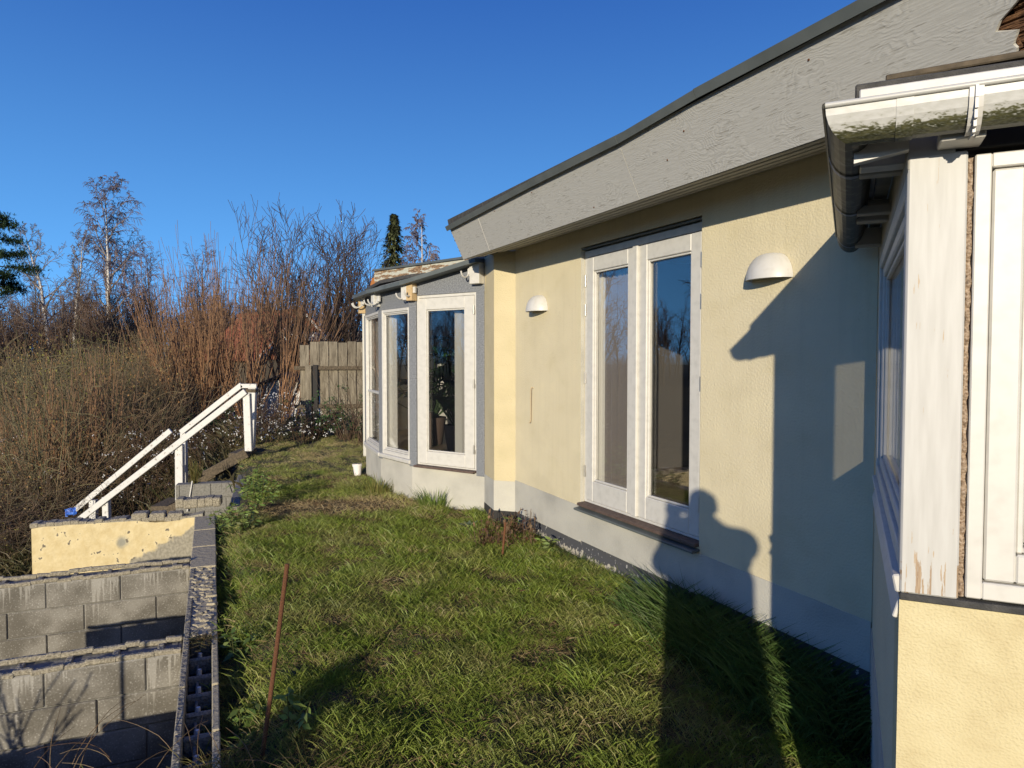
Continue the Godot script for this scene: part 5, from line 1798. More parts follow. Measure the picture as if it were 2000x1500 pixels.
func rooms() -> void:
	var inn := Vector2(0.90123, 0.43335)
	var base := func(x: float, deep: float) -> Vector2: return WALL_M + WALL_X * x + inn * deep
	curtain("pale curtain gathered at the far side of the left french door", base.call(-0.738, 0.15), base.call(-0.60, 0.15), 0.41, 2.45, M.cloth)
	curtain("grey brown curtain drawn across the left french door", base.call(-0.60, 0.17), base.call(-0.24, 0.17), 0.41, 2.36, M.grey_cloth)
	var v1 := (R1 - L1).normalized()
	var i1 := Vector2(-v1.y, v1.x)
	curtain("cream curtain at the right side of the bay door", R1 - v1 * 0.52 + i1 * 0.16, R1 - v1 * 0.42 + i1 * 0.16, 0.42, 2.3, M.cloth)
	var v2 := (L1 - L2).normalized()
	var i2 := Vector2(-v2.y, v2.x)
	curtain("cream curtain at the left side of the middle bay window", L2 + v2 * 0.06 + i2 * 0.12, L2 + v2 * 0.16 + i2 * 0.12, 0.45, 2.3, M.cloth)
	var v3 := (L2 - L3).normalized()
	var i3 := Vector2(-v3.y, v3.x)
	curtain("pale curtain across the narrow far bay window", L3 + v3 * 0.3 + i3 * 0.12, L3 + v3 * 0.8 + i3 * 0.12, 0.45, 2.3, M.cloth)
	# big potted plant in the bay
	var rng := RandomNumberGenerator.new()
	rng.seed = 701
	var q := Vector2(-0.72, 9.35)
	var t := thing("potted_plant", "big dark leafy house plant standing behind the bay door", "plant", pt(q.x, q.y, 0.38))
	var b := MB.new()
	b.tube(PackedVector3Array([pt(q.x, q.y, 0.385), pt(q.x, q.y, 0.62), pt(q.x, q.y, 0.72), pt(q.x, q.y, 0.66)]), PackedFloat32Array([0.14, 0.18, 0.19, 0.165]), 16, true)
	part(t, "pot", b, M.terracotta)
	var st := MB.new()
	st.has_col = true
	var lf := MB.new()
	lf.has_col = true
	for k in 46:
		var a := rng.randf() * TAU
		var o := Vector3(cos(a), 0, sin(a))
		var p := pt(q.x, q.y, 0.7)
		var e := p + o * rng.randf_range(0.12, 0.55) + Vector3(0, rng.randf_range(0.2, 1.05), 0)
		st.col = Color(0.05, 0.09, 0.025)
		st.twig(p + o * 0.05, e, 0.008, 0.005)
		lf.col = Color(0.022, 0.065, 0.016) * rng.randf_range(0.7, 1.5)
		for j in 3:
			leaf_blade(lf, e, (o + Vector3(rng.randfn() * 0.5, rng.randf_range(-0.5, 0.3), rng.randfn() * 0.5)).normalized(), Vector3.UP, 0.24, 0.16)
	part(t, "stems", st, M.twig)
	kind(part(t, "leaves", lf, M.leaf), "stuff")
	again(t, pt(-1.15, 10.0, 0.38), 1.9, 1.15, "house plant with dark leaves behind the middle bay window")
	# box-shaped planter and chest in the bay
	b = MB.new()
	b.box(pt(-1.25, 9.75, 0.62), Vector3(0.3, 0.48, 0.3), 0.01)
	single("planter", "square brown planter behind the middle bay window", "planter", b, M.terracotta)
	# table, bench and lamp in the main room
	var tf := axes(base.call(0.35, 1.55), WALL_X, 0.38)
	t = thing("table", "table with an orange wooden edge behind the right french door", "table", tf.origin)
	b = MB.new()
	b.box(Vector3(0, 0.42, 0), Vector3(1.3, 0.03, 0.7), 0.006)
	part(t, "tabletop", b, M.orange_wood, tf)
	for s in [[-1, -1], [-1, 1], [1, -1], [1, 1]]:
		b = MB.new()
		b.box(Vector3(0.58 * s[0], 0.2, 0.28 * s[1]), Vector3(0.05, 0.4, 0.05), 0.005)
		part(t, "leg", b, M.brown_wood, tf)
	var cf := axes(base.call(0.1, 3.0), WALL_X, 0.38)
	t = thing("cabinet", "low brown cabinet at the back of the room behind the right french door", "cabinet", cf.origin)
	b = MB.new()
	b.box(Vector3(0, 0.47, 0), Vector3(1.5, 0.94, 0.45), 0.008)
	part(t, "body", b, M.brown_wood, cf)
	for k in 2:
		b = MB.new()
		b.box(Vector3(-0.36 + 0.72 * k, 0.47, 0.232), Vector3(0.68, 0.84, 0.02), 0.006)
		part(t, "door", b, M.grey_cloth, cf)
	b = MB.new()
	b.box(Vector3(0.1, 1.0, 0.0), Vector3(0.34, 0.1, 0.22), 0.03, Basis(Vector3.BACK, 0.2))
	single("paper_bag", "crumpled pale paper lying on the brown cabinet", "paper", b, M.cloth, cf)
	var lf2 := axes(base.call(0.28, 1.15), WALL_X, 0.38)
	t = thing("floor_lamp", "floor lamp with crossed dark legs and a black shade behind the right french door", "lamp", lf2.origin)
	for s in [[-0.16, 0.0, 0.10, 1.28], [0.14, 0.05, -0.02, 0.98], [0.0, -0.2, 0.02, 1.0]]:
		b = MB.new()
		b.tube(PackedVector3Array([Vector3(s[0], 0.0, s[1]), Vector3(s[2], s[3], 0.0)]), PackedFloat32Array([0.009, 0.009]), 7, true)
		part(t, "leg", b, M.dark, lf2)
	b = MB.new()
	b.tube(PackedVector3Array([Vector3(0.1, 1.24, 0), Vector3(0.1, 1.48, 0)]), PackedFloat32Array([0.17, 0.11]), 18)
	part(t, "lamp_shade", b, M.dark, lf2)


# ---------------------------------------------------------------- the photographer, whose shadow falls on the wall
# a smooth skin round bones; each bone is [from, to, radius, radius]
func skin(b: MB, bones: Array, cell: float, blend: float) -> void:
	var lo := Vector3.INF
	var hi := -Vector3.INF
	for q in bones:
		for k in 2:
			var r: float = q[2 + k] + blend + cell * 2.0
			lo = lo.min(q[k] - Vector3.ONE * r)
			hi = hi.max(q[k] + Vector3.ONE * r)
	var nx := int((hi.x - lo.x) / cell) + 2
	var ny := int((hi.y - lo.y) / cell) + 2
	var nz := int((hi.z - lo.z) / cell) + 2
	var f := PackedFloat32Array()
	f.resize(nx * ny * nz)
	f.fill(1.0)
	for q in bones:
		var a: Vector3 = q[0]
		var d: Vector3 = q[1] - a
		var dd := maxf(d.length_squared(), 1e-9)
		var ra: float = q[2]
		var rb: float = q[3]
		var m := maxf(ra, rb) + blend + cell * 1.5
		var l := ((a.min(q[1]) - Vector3.ONE * m - lo) / cell).floor()
		var h := ((a.max(q[1]) + Vector3.ONE * m - lo) / cell).ceil()
		for z in range(maxi(0, int(l.z)), mini(nz, int(h.z) + 1)):
			for y in range(maxi(0, int(l.y)), mini(ny, int(h.y) + 1)):
				for x in range(maxi(0, int(l.x)), mini(nx, int(h.x) + 1)):
					var p := lo + Vector3(x, y, z) * cell
					var t := clampf((p - a).dot(d) / dd, 0.0, 1.0)
					var s := p.distance_to(a + d * t) - lerpf(ra, rb, t)
					var i := (z * ny + y) * nx + x
					var o := f[i]
					var e := maxf(blend - absf(o - s), 0.0) / blend
					f[i] = minf(o, s) - e * e * blend * 0.25
	var vert := {}
	var sx := 1
	var sy := nx
	var sz := nx * ny
	for z in nz - 1:
		for y in ny - 1:
			for x in nx - 1:
				var i := (z * ny + y) * nx + x
				var neg := 0
				var c := [f[i], f[i + sx], f[i + sy], f[i + sx + sy], f[i + sz], f[i + sx + sz], f[i + sy + sz], f[i + sx + sy + sz]]
				for w in c:
					neg += int(w < 0.0)
				if neg == 0 or neg == 8:
					continue
				var sum := Vector3.ZERO
				var cnt := 0
				for e in [[0, 1], [2, 3], [4, 5], [6, 7], [0, 2], [1, 3], [4, 6], [5, 7], [0, 4], [1, 5], [2, 6], [3, 7]]:
					var va: float = c[e[0]]
					var vb: float = c[e[1]]
					if (va < 0.0) != (vb < 0.0):
						var t := va / (va - vb)
						var pa := Vector3(e[0] & 1, (e[0] >> 1) & 1, e[0] >> 2)
						var pb := Vector3(e[1] & 1, (e[1] >> 1) & 1, e[1] >> 2)
						sum += pa.lerp(pb, t)
						cnt += 1
				var g := Vector3(c[1] + c[3] + c[5] + c[7] - c[0] - c[2] - c[4] - c[6], c[2] + c[3] + c[6] + c[7] - c[0] - c[1] - c[4] - c[5], c[4] + c[5] + c[6] + c[7] - c[0] - c[1] - c[2] - c[3]).normalized()
				vert[i] = b.v.size()
				b._push(lo + (Vector3(x, y, z) + sum / cnt) * cell, g, Vector2.ZERO)
	for i in vert:
		var x: int = i % nx
		var y: int = (i / nx) % ny
		var z: int = i / (nx * ny)
		for ax in 3:
			var st: int = [sx, sy, sz][ax]
			var u: int = [sy, sz, sx][ax]
			var w: int = [sz, sx, sy][ax]
			if [y, x, x][ax] == 0 or [z, z, y][ax] == 0:
				continue
			var in0 := f[i] < 0.0
			if in0 == (f[i + st] < 0.0):
				continue
			if not (vert.has(i - u) and vert.has(i - w) and vert.has(i - u - w)):
				continue
			var q: Array[int] = [vert[i], vert[i - u], vert[i - u - w], vert[i - w]]
			var nn := (b.v[q[1]] - b.v[q[0]]).cross(b.v[q[2]] - b.v[q[0]])
			if nn.dot(b.n[q[0]]) > 0.0:
				b.ix.append_array([q[0], q[2], q[1], q[0], q[3], q[2]])
			else:
				b.ix.append_array([q[0], q[1], q[2], q[0], q[2], q[3]])


func photographer() -> void:
	var c := 0.14
	var g := ground_y(0.14, -0.4)
	var t := thing("person", "person in a dark jacket holding up a phone, casting the long shadow", "person", Vector3(c, g, 0.40))
	var hip := g + 0.93
	var b := MB.new()
	# body: head, neck, trunk and limbs in one skin
	var head := Vector3(c - 0.02, 1.655, 0.335)
	var lw := Vector3(0.005, 1.53, 0.10)
	var rw := Vector3(0.125, 1.525, 0.10)
	var le := Vector3(-0.10, 1.25, 0.27)
	var re := Vector3(0.335, 1.325, 0.29)
	var ls := Vector3(c - 0.185, 1.435, 0.40)
	var rs := Vector3(c + 0.185, 1.435, 0.40)
	var body := [[Vector3(c, 1.46, 0.40), head + Vector3(0, -0.08, 0.02), 0.058, 0.055], [Vector3(c, hip, 0.42), Vector3(c, 1.40, 0.40), 0.085, 0.07], [ls, le, 0.045, 0.038], [le, lw, 0.038, 0.027], [rs, re, 0.045, 0.038], [re, rw, 0.038, 0.027], [ls, rs, 0.04, 0.04]]
	for s in [-1.0, 1.0]:
		body.append_array([[Vector3(c + 0.085 * s, hip, 0.42), Vector3(c + 0.10 * s, hip - 0.45, 0.39), 0.07, 0.05], [Vector3(c + 0.10 * s, hip - 0.45, 0.39), Vector3(c + 0.11 * s, g + 0.09, 0.43), 0.048, 0.034]])
	skin(b, body, 0.018, 0.04)
	var hd := [[head + Vector3(0, 0.012, 0.02), head + Vector3(0, 0.0, -0.02), 0.086, 0.078], [head + Vector3(0, -0.06, -0.02), head + Vector3(0, -0.085, -0.045), 0.06, 0.042], [head + Vector3(0, -0.02, -0.095), head + Vector3(0, -0.04, -0.112), 0.011, 0.015], [head + Vector3(0, -0.07, -0.088), head + Vector3(0, -0.07, -0.092), 0.022, 0.022]]
	for s in [-1.0, 1.0]:
		hd.append([head + Vector3(0.084 * s, 0.0, 0.015), head + Vector3(0.088 * s, -0.03, 0.012), 0.018, 0.012])
		hd.append([head + Vector3(0.034 * s, 0.012, -0.082), head + Vector3(0.045 * s, 0.012, -0.078), 0.02, 0.018])
	skin(b, hd, 0.007, 0.02)
	# hands: palms at the ends of the phone, thumbs behind it, fingers along its edges
	for s in [-1.0, 1.0]:
		var w := lw if s < 0.0 else rw
		var edge := Vector3(-0.022 if s < 0.0 else 0.142, 1.585, 0.03)
		var palm := w.lerp(edge, 0.62)
		var hand := [[w, palm, 0.027, 0.028], [palm, edge + Vector3(0.004 * s, -0.012, 0.012), 0.028, 0.02]]
		for k in 4:
			var root := edge + Vector3(0.008 * s, 0.022 - 0.017 * k, 0.012)
			var mid := root + Vector3(-0.004 * s, 0.012 - 0.004 * k, -0.012)
			var tip := mid + Vector3(-s * (0.030 - 0.004 * absf(k - 1.2)), 0.006 - 0.004 * k, -0.001)
			hand.append_array([[root, mid, 0.0088, 0.0082], [mid, tip, 0.0082, 0.007]])
		var tb := palm + Vector3(-0.012 * s, 0.012, 0.006)
		hand.append_array([[tb, tb + Vector3(-0.020 * s, 0.024, 0.002), 0.0115, 0.010], [tb + Vector3(-0.020 * s, 0.024, 0.002), tb + Vector3(-0.045 * s, 0.034, -0.004), 0.010, 0.008]])
		skin(b, hand, 0.0042, 0.008)
	part(t, "body", b, M.skin)
	b = MB.new()
	var coat := [[Vector3(c, hip - 0.02, 0.43), Vector3(c, 1.18, 0.43), 0.19, 0.165], [Vector3(c - 0.11, hip - 0.35, 0.42), Vector3(c - 0.10, 1.22, 0.43), 0.17, 0.16], [Vector3(c + 0.11, hip - 0.35, 0.42), Vector3(c + 0.10, 1.22, 0.43), 0.17, 0.16], [Vector3(c - 0.05, 1.18, 0.42), Vector3(c - 0.07, 1.37, 0.41), 0.13, 0.115], [Vector3(c + 0.05, 1.18, 0.42), Vector3(c + 0.07, 1.37, 0.41), 0.13, 0.115], [ls, rs, 0.09, 0.09], [ls, le, 0.092, 0.085], [le, lw.lerp(le, 0.03), 0.075, 0.055], [rs, re, 0.088, 0.075], [re, rw.lerp(re, 0.03), 0.075, 0.055], [Vector3(c, 1.47, 0.41), Vector3(c, 1.54, 0.39), 0.095, 0.085], [Vector3(c, 1.52, 0.40), rs, 0.07, 0.08], [Vector3(c - 0.05, 1.46, 0.32), Vector3(0.02, 1.42, 0.2), 0.09, 0.08], [Vector3(0.02, 1.42, 0.24), Vector3(0.10, 1.475, 0.19), 0.085, 0.075], [Vector3(c, 1.52, 0.40), ls, 0.07, 0.08]]
	skin(b, coat, 0.018, 0.05)
	part(t, "jacket", b, M.jacket)
	b = MB.new()
	var leg := []
	for s in [-1.0, 1.0]:
		leg.append_array([[Vector3(c + 0.075 * s, hip + 0.02, 0.43), Vector3(c + 0.10 * s, hip - 0.45, 0.40), 0.11, 0.075], [Vector3(c + 0.10 * s, hip - 0.45, 0.40), Vector3(c + 0.11 * s, g + 0.07, 0.43), 0.075, 0.06]])
	skin(b, leg, 0.02, 0.03)
	part(t, "trousers", b, M.jeans)
	for s in [-1.0, 1.0]:
		b = MB.new()
		skin(b, [[Vector3(c + 0.11 * s, g + 0.045, 0.46), Vector3(c + 0.125 * s, g + 0.035, 0.24), 0.05, 0.042], [Vector3(c + 0.11 * s, g + 0.05, 0.45), Vector3(c + 0.11 * s, g + 0.1, 0.44), 0.05, 0.05]], 0.012, 0.03)
		part(t, "shoe", b, M.dark)
	b = MB.new()
	skin(b, [[head + Vector3(0, 0.03, 0.035), head + Vector3(0, 0.045, -0.02), 0.088, 0.07], [head + Vector3(0, 0.0, 0.05), head + Vector3(0, -0.05, 0.05), 0.08, 0.06]], 0.009, 0.03)
	part(t, "hair", b, M.hair)
	for s in [-1.0, 1.0]:
		b = MB.new()
		skin(b, [[head + Vector3(0.033 * s, 0.0, -0.091), head + Vector3(0.0335 * s, 0.0, -0.0915), 0.0115, 0.0115]], 0.003, 0.004)
		part(t, "eye", b, M.white)
	b = MB.new()
	b.box(Vector3(0.06, 1.6 - 0.02, 0.030), Vector3(0.150, 0.074, 0.009), 0.003)
	single("phone", "dark phone held up level in both hands", "phone", b, M.dark)
var M := {}


func make_materials() -> void:
	var grit := ntex(3, 0.14, 4, [], 1024)
	var grain := ntex(4, 0.02, 5, [], 512)
	var pebble := ntex(31, 0.035, 4, [], 512, FastNoiseLite.TYPE_CELLULAR)
	# yellow roughcast paint, a little uneven in tone
	M.stucco = tri_mat(ntex(1, 0.006, 5, [[0.0, 0.60, 0.52, 0.325], [0.35, 0.655, 0.575, 0.385], [0.65, 0.665, 0.585, 0.395], [1.0, 0.71, 0.625, 0.41]], 1024), 0.42, 0.9, grit, 0.3)
	M.wall = M.stucco.duplicate()
	M.wall.detail_enabled = true
	M.wall.detail_blend_mode = BaseMaterial3D.BLEND_MODE_MUL
	M.wall.detail_uv_layer = BaseMaterial3D.DETAIL_UV_2
	M.wall.detail_albedo = itex_stains()
	M.wall.uv2_scale = Vector3(0.25, -0.385, 1)
	M.wall.uv2_offset = Vector3(0.5, 1.04, 0)
	M.pier = tri_mat(ntex(1, 0.006, 5, [[0.0, 0.50, 0.43, 0.26], [0.5, 0.555, 0.475, 0.295], [1.0, 0.59, 0.505, 0.32]], 1024), 0.42, 0.9, grit, 0.45)
	M.rough_stucco = tri_mat(ntex(2, 0.012, 5, [[0.0, 0.50, 0.41, 0.225], [0.4, 0.58, 0.495, 0.285], [0.7, 0.605, 0.52, 0.305], [1.0, 0.64, 0.56, 0.345]], 1024), 0.7, 0.92, ntex(5, 0.17, 3, [], 1024), 0.34)
	M.plinth = tri_mat(ntex(6, 0.008, 5, [[0.0, 0.36, 0.345, 0.30], [0.45, 0.48, 0.46, 0.395], [0.6, 0.49, 0.47, 0.405], [1.0, 0.55, 0.525, 0.44]]), 0.5, 0.85, grit, 0.35)
	M.bitumen = uv_mat(itex_bitumen(), Vector2(0.5, -2.2), 0.8, grain, 0.2)
	M.white = tri_mat(ntex(7, 0.02, 5, [[0.0, 0.50, 0.485, 0.44], [0.5, 0.59, 0.57, 0.52], [1.0, 0.62, 0.60, 0.55]]), 1.3, 0.45, grain, 0.03)
	M.post = uv_mat(itex_post(), Vector2(7.6, -0.925), 0.55, null, 0.0, Vector2(0.0, 0.0))
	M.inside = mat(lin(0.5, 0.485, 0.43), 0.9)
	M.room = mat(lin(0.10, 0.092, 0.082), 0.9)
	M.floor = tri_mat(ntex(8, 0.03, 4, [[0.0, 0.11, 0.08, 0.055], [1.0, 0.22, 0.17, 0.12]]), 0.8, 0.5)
	M.plywood = uv_mat(itex_ply(false), Vector2(0.42, 2.3), 0.72, itex_ply(true), 0.22)
	M.zinc = tri_mat(ntex(9, 0.01, 4, [[0.0, 0.08, 0.092, 0.088], [1.0, 0.14, 0.155, 0.148]]), 0.8, 0.55)
	M.soffit = tri_mat(ntex(10, 0.02, 4, [[0.0, 0.33, 0.31, 0.27], [1.0, 0.48, 0.46, 0.40]]), 1.0, 0.8)
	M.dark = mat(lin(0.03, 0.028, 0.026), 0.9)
	M.felt = tri_mat(ntex(11, 0.03, 5, [[0.0, 0.03, 0.03, 0.03], [1.0, 0.10, 0.095, 0.085]]), 1.5, 0.95, grit, 0.3)
	M.rot = tri_mat(ntex(12, 0.03, 5, [[0.0, 0.02, 0.009, 0.005], [0.45, 0.11, 0.05, 0.022], [0.7, 0.20, 0.10, 0.045], [1.0, 0.33, 0.2, 0.1]]), 2.2, 0.95, grain, 2.0)
	M.rot.uv1_scale = Vector3(1.2, 9.0, 1.2)
	M.peel = uv_mat(itex_peel(), Vector2(0.8, 4.0), 0.85, grain, 0.3)
	M.panel = tri_mat(ntex(13, 0.11, 3, [[0.2, 0.10, 0.108, 0.122], [0.5, 0.185, 0.195, 0.212], [0.8, 0.30, 0.31, 0.325]]), 1.2, 0.9, grit, 0.15)
	M.steel = mat(lin(0.48, 0.46, 0.42), 0.35, 0.85)
	M.glass = mat(Color(1, 1, 1, 0.0), 0.0)
	M.glass.transparency = BaseMaterial3D.TRANSPARENCY_ALPHA
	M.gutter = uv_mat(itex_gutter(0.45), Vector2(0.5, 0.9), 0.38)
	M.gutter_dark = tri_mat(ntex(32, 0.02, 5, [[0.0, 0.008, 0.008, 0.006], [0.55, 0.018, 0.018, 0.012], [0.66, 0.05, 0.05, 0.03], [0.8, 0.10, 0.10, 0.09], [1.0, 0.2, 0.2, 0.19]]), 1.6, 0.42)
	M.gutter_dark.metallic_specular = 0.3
	M.band = mat(lin(0.13, 0.17, 0.26), 0.5)
	M.white_plastic = tri_mat(ntex(33, 0.015, 5, [[0.0, 0.50, 0.475, 0.42], [0.4, 0.595, 0.58, 0.545], [1.0, 0.615, 0.60, 0.565]]), 2.2, 0.42)
	M.raw_wood = tri_mat(ntex(14, 0.02, 4, [[0.0, 0.42, 0.29, 0.14], [1.0, 0.58, 0.43, 0.24]]), 3.0, 0.8)
	M.brown_wood = tri_mat(ntex(15, 0.02, 4, [[0.0, 0.07, 0.045, 0.035], [1.0, 0.16, 0.11, 0.085]]), 2.0, 0.7)
	M.foam = tri_mat(ntex(16, 0.04, 4, [[0.0, 0.10, 0.055, 0.03], [0.5, 0.34, 0.25, 0.17], [1.0, 0.55, 0.46, 0.38]]), 5.0, 0.95, grain, 1.2)
	M.concrete = tri_mat(ntex(17, 0.03, 5, [[0.0, 0.10, 0.095, 0.08], [0.35, 0.185, 0.178, 0.155], [0.65, 0.215, 0.205, 0.18], [1.0, 0.31, 0.295, 0.26]], 1024), 0.9, 0.95, pebble, 0.5)
	M.top = tri_mat(ntex(28, 0.05, 5, [[0.0, 0.12, 0.10, 0.06], [0.4, 0.37, 0.32, 0.215], [0.7, 0.45, 0.39, 0.265], [1.0, 0.58, 0.51, 0.37]], 1024), 1.2, 0.97, pebble, 0.4)
	M.rubble = tri_mat(ntex(18, 0.05, 5, [[0.0, 0.06, 0.05, 0.032], [0.4, 0.25, 0.22, 0.16], [0.7, 0.36, 0.32, 0.235], [1.0, 0.5, 0.455, 0.36]], 1024), 1.2, 0.97, pebble, 1.4)
	for k in 3:
		M["block%d" % k] = uv_mat(itex_blocks(k), Vector2(0.5, -0.8), 0.95, pebble, 0.22)
	M.render = uv_mat(itex_render(), Vector2(0.62, -0.77), 0.93, grain, 0.7)
	M.rust = tri_mat(ntex(19, 0.05, 4, [[0.2, 0.05, 0.02, 0.010], [0.5, 0.145, 0.052, 0.02], [0.8, 0.25, 0.12, 0.05]]), 9.0, 0.9, grit, 0.2)
	M.water = mat(Color(0.03, 0.04, 0.04), 0.02)
	M.water.metallic_specular = 0.8
	M.rail = tri_mat(ntex(20, 0.02, 4, [[0.0, 0.16, 0.14, 0.11], [0.17, 0.40, 0.385, 0.35], [0.25, 0.57, 0.56, 0.53], [1.0, 0.62, 0.61, 0.58]]), 1.0, 0.55)
	M.fence = uv_mat(itex_fence(), Vector2(2.4, 0.5), 0.92, grain, 0.15)
	M.old_wood = tri_mat(ntex(21, 0.02, 5, [[0.0, 0.05, 0.04, 0.026], [1.0, 0.17, 0.13, 0.085]]), 2.0, 0.95, grain, 0.5)
	M.red_tile = tri_mat(ntex(22, 0.02, 4, [[0.0, 0.20, 0.06, 0.025], [1.0, 0.36, 0.125, 0.055]]), 0.6, 0.9)
	M.red_board = tri_mat(ntex(23, 0.02, 4, [[0.0, 0.15, 0.045, 0.02], [1.0, 0.25, 0.085, 0.04]]), 0.6, 0.9)
	M.white_wall = tri_mat(ntex(24, 0.02, 4, [[0.0, 0.50, 0.48, 0.44], [1.0, 0.72, 0.70, 0.66]]), 0.4, 0.9, grain, 0.6)
	M.earth = tri_mat(ntex(25, 0.02, 5, [[0.0, 0.012, 0.012, 0.005], [0.4, 0.035, 0.04, 0.014], [0.6, 0.06, 0.05, 0.025], [1.0, 0.14, 0.105, 0.06]], 1024), 0.35, 1.0, grit, 2.0)
	M.bark = tri_mat(ntex(26, 0.03, 4, [[0.0, 0.035, 0.026, 0.018], [1.0, 0.17, 0.125, 0.08]]), 2.0, 0.95, null, 0.0, false)
	M.birch = uv_mat(itex_birch(), Vector2(1.0, 0.35), 0.8)
	M.twig = mat(Color.WHITE, 0.9)
	M.twig.vertex_color_use_as_albedo = true
	M.leaf = leafy(mat(Color.WHITE, 0.55), 0.8)
	M.blade = leafy(mat(Color.WHITE, 0.5), 0.85)
	M.berry = mat(lin(0.75, 0.74, 0.70), 0.6)
	M.needle = leafy(mat(Color.WHITE, 0.7), 0.3)
	M.cloth = leafy(mat(lin(0.70, 0.69, 0.64), 0.9), 0.7)
	M.grey_cloth = leafy(mat(lin(0.16, 0.145, 0.14), 0.9), 0.3)
	M.terracotta = mat(lin(0.09, 0.06, 0.045), 0.9)
	M.orange_wood = mat(lin(0.45, 0.17, 0.03), 0.5)
	M.jacket = mat(lin(0.02, 0.025, 0.04), 0.9)
	M.jeans = mat(lin(0.03, 0.045, 0.09), 0.95)
	M.skin = mat(lin(0.52, 0.29, 0.2), 0.6)
	M.hair = mat(lin(0.05, 0.03, 0.018), 0.7)
	M.blue = mat(lin(0.05, 0.16, 0.6), 0.5)
	M.pot = tri_mat(ntex(27, 0.03, 4, [[0.0, 0.42, 0.3, 0.25], [0.4, 0.7, 0.66, 0.62], [1.0, 0.8, 0.78, 0.74]]), 5.0, 0.7)


func clampc(a: Color, b: Color, t: float) -> Color:
	return a.lerp(b, clampf(t, 0.0, 1.0))


# weathered painted plywood: loops of raised grain that run along the sheet, with flaked lines
func itex_ply(height: bool) -> ImageTexture:
	var a := noise(41, 1.0, 2)
	var b := noise(42, 1.0, 3)
	var e := noise(43, 1.0, 3)
	return itex(1024, 256, func(x: int, y: int) -> Color:
		var th := TAU * x / 1024.0
		var cx := cos(th) * 0.55
		var cy := sin(th) * 0.55
		var w := a.get_noise_3d(cx, cy, y / 256.0 * 1.35) + 0.10 * b.get_noise_3d(cx * 6.0, cy * 6.0, y / 256.0 * 5.0)
		var line := fposmod(w * 13.0, 1.0)
		var ridge := smoothstep(0.0, 0.75, line) * (1.0 - smoothstep(0.82, 1.0, line))
		var flake := e.get_noise_3d(cx * 5.0, cy * 5.0, y / 256.0 * 44.0)
		var calm := smoothstep(-0.25, 0.3, b.get_noise_3d(cx * 1.6, cy * 1.6, 7.0 + y / 256.0 * 1.2))
		var crack := smoothstep(0.36, 0.56, flake + 0.16 * (calm - 0.5))
		if height:
			var h := 0.45 + 0.2 * ridge * (0.2 + 0.8 * calm) + 0.3 * flake - 0.3 * crack
			return Color(h, h, h)
		var t := 0.5 + 0.3 * flake + 0.5 * (ridge - 0.5) * calm
		var k := clampc(lin(0.40, 0.39, 0.355), lin(0.53, 0.52, 0.48), t)
		return clampc(k, lin(0.2, 0.185, 0.155), crack * 0.55))


# faint rain streaks under the eaves, dirt near the ground, a few hairline cracks
func itex_stains() -> ImageTexture:
	var a := noise(131, 1.0, 4)
	return itex(768, 512, func(x: int, y: int) -> Color:
		var u := x / 768.0
		var v := y / 512.0
		var n1 := a.get_noise_2d(u * 7.0, v * 5.0)
		var streak := a.get_noise_2d(u * 60.0, v * 1.6 + 9.0)
		var crack := absf(a.get_noise_2d(u * 5.0 + 3.0, v * 4.0 + 20.0) + 0.25 * a.get_noise_2d(u * 30.0, v * 26.0))
		var d := 0.05 * smoothstep(0.0, 0.5, n1) + 0.05 * smoothstep(0.1, 0.5, streak) * (1.0 - 0.6 * v)
		d += 0.10 * smoothstep(0.84, 1.0, v + n1 * 0.12)
		d += 0.16 * (1.0 - smoothstep(0.0, 0.006, crack)) * smoothstep(0.1, 0.3, a.get_noise_2d(u * 3.0 + 60.0, v * 3.0))
		var k := Color.WHITE.lerp(lin(0.42, 0.40, 0.36), clampf(d, 0.0, 0.5))
		return k)


func itex_bitumen() -> ImageTexture:
	var a := noise(51, 1.0, 4)
	return itex(1024, 256, func(x: int, y: int) -> Color:
		var u := x / 1024.0
		var v := y / 256.0
		var n1 := a.get_noise_2d(u * 40.0, v * 7.0)
		var n2 := a.get_noise_2d(u * 9.0 + 50.0, v * 3.0)
		var black := smoothstep(0.0, 0.06, 0.36 - v + n2 * 0.22 + n1 * 0.16) + 0.75 * smoothstep(0.05, 0.3, n1 + n2 * 0.5)
		var k := clampc(lin(0.50, 0.46, 0.37), lin(0.075, 0.075, 0.08), black)
		return clampc(k, lin(0.62, 0.6, 0.56), smoothstep(0.46, 0.52, n1) * 0.8))


# painted post: paint gone in splits at the foot, bare wood under it
func itex_post() -> ImageTexture:
	var a := noise(61, 1.0, 4)
	return itex(192, 1024, func(x: int, y: int) -> Color:
		var u := x / 192.0
		var v := y / 1024.0
		var n1 := a.get_noise_2d(u * 22.0, v * 9.0)
		var n2 := a.get_noise_2d(u * 5.0 + 9.0, v * 4.0 + 3.0)
		var foot := smoothstep(0.82, 1.0, v)
		var bare := smoothstep(0.30, 0.36, n1 * 0.9 + n2 * 0.5 + foot * 0.95 * smoothstep(-0.35, 0.25, a.get_noise_2d(u * 4.0 + 70.0, 2.0)) - 0.36 - absf(u - 0.3) * 0.4 * foot)
		var k := clampc(lin(0.52, 0.51, 0.48), lin(0.46, 0.45, 0.42), 0.5 + n2)
		return clampc(k, clampc(lin(0.22, 0.14, 0.08), lin(0.42, 0.31, 0.2), 0.5 + n1), bare))


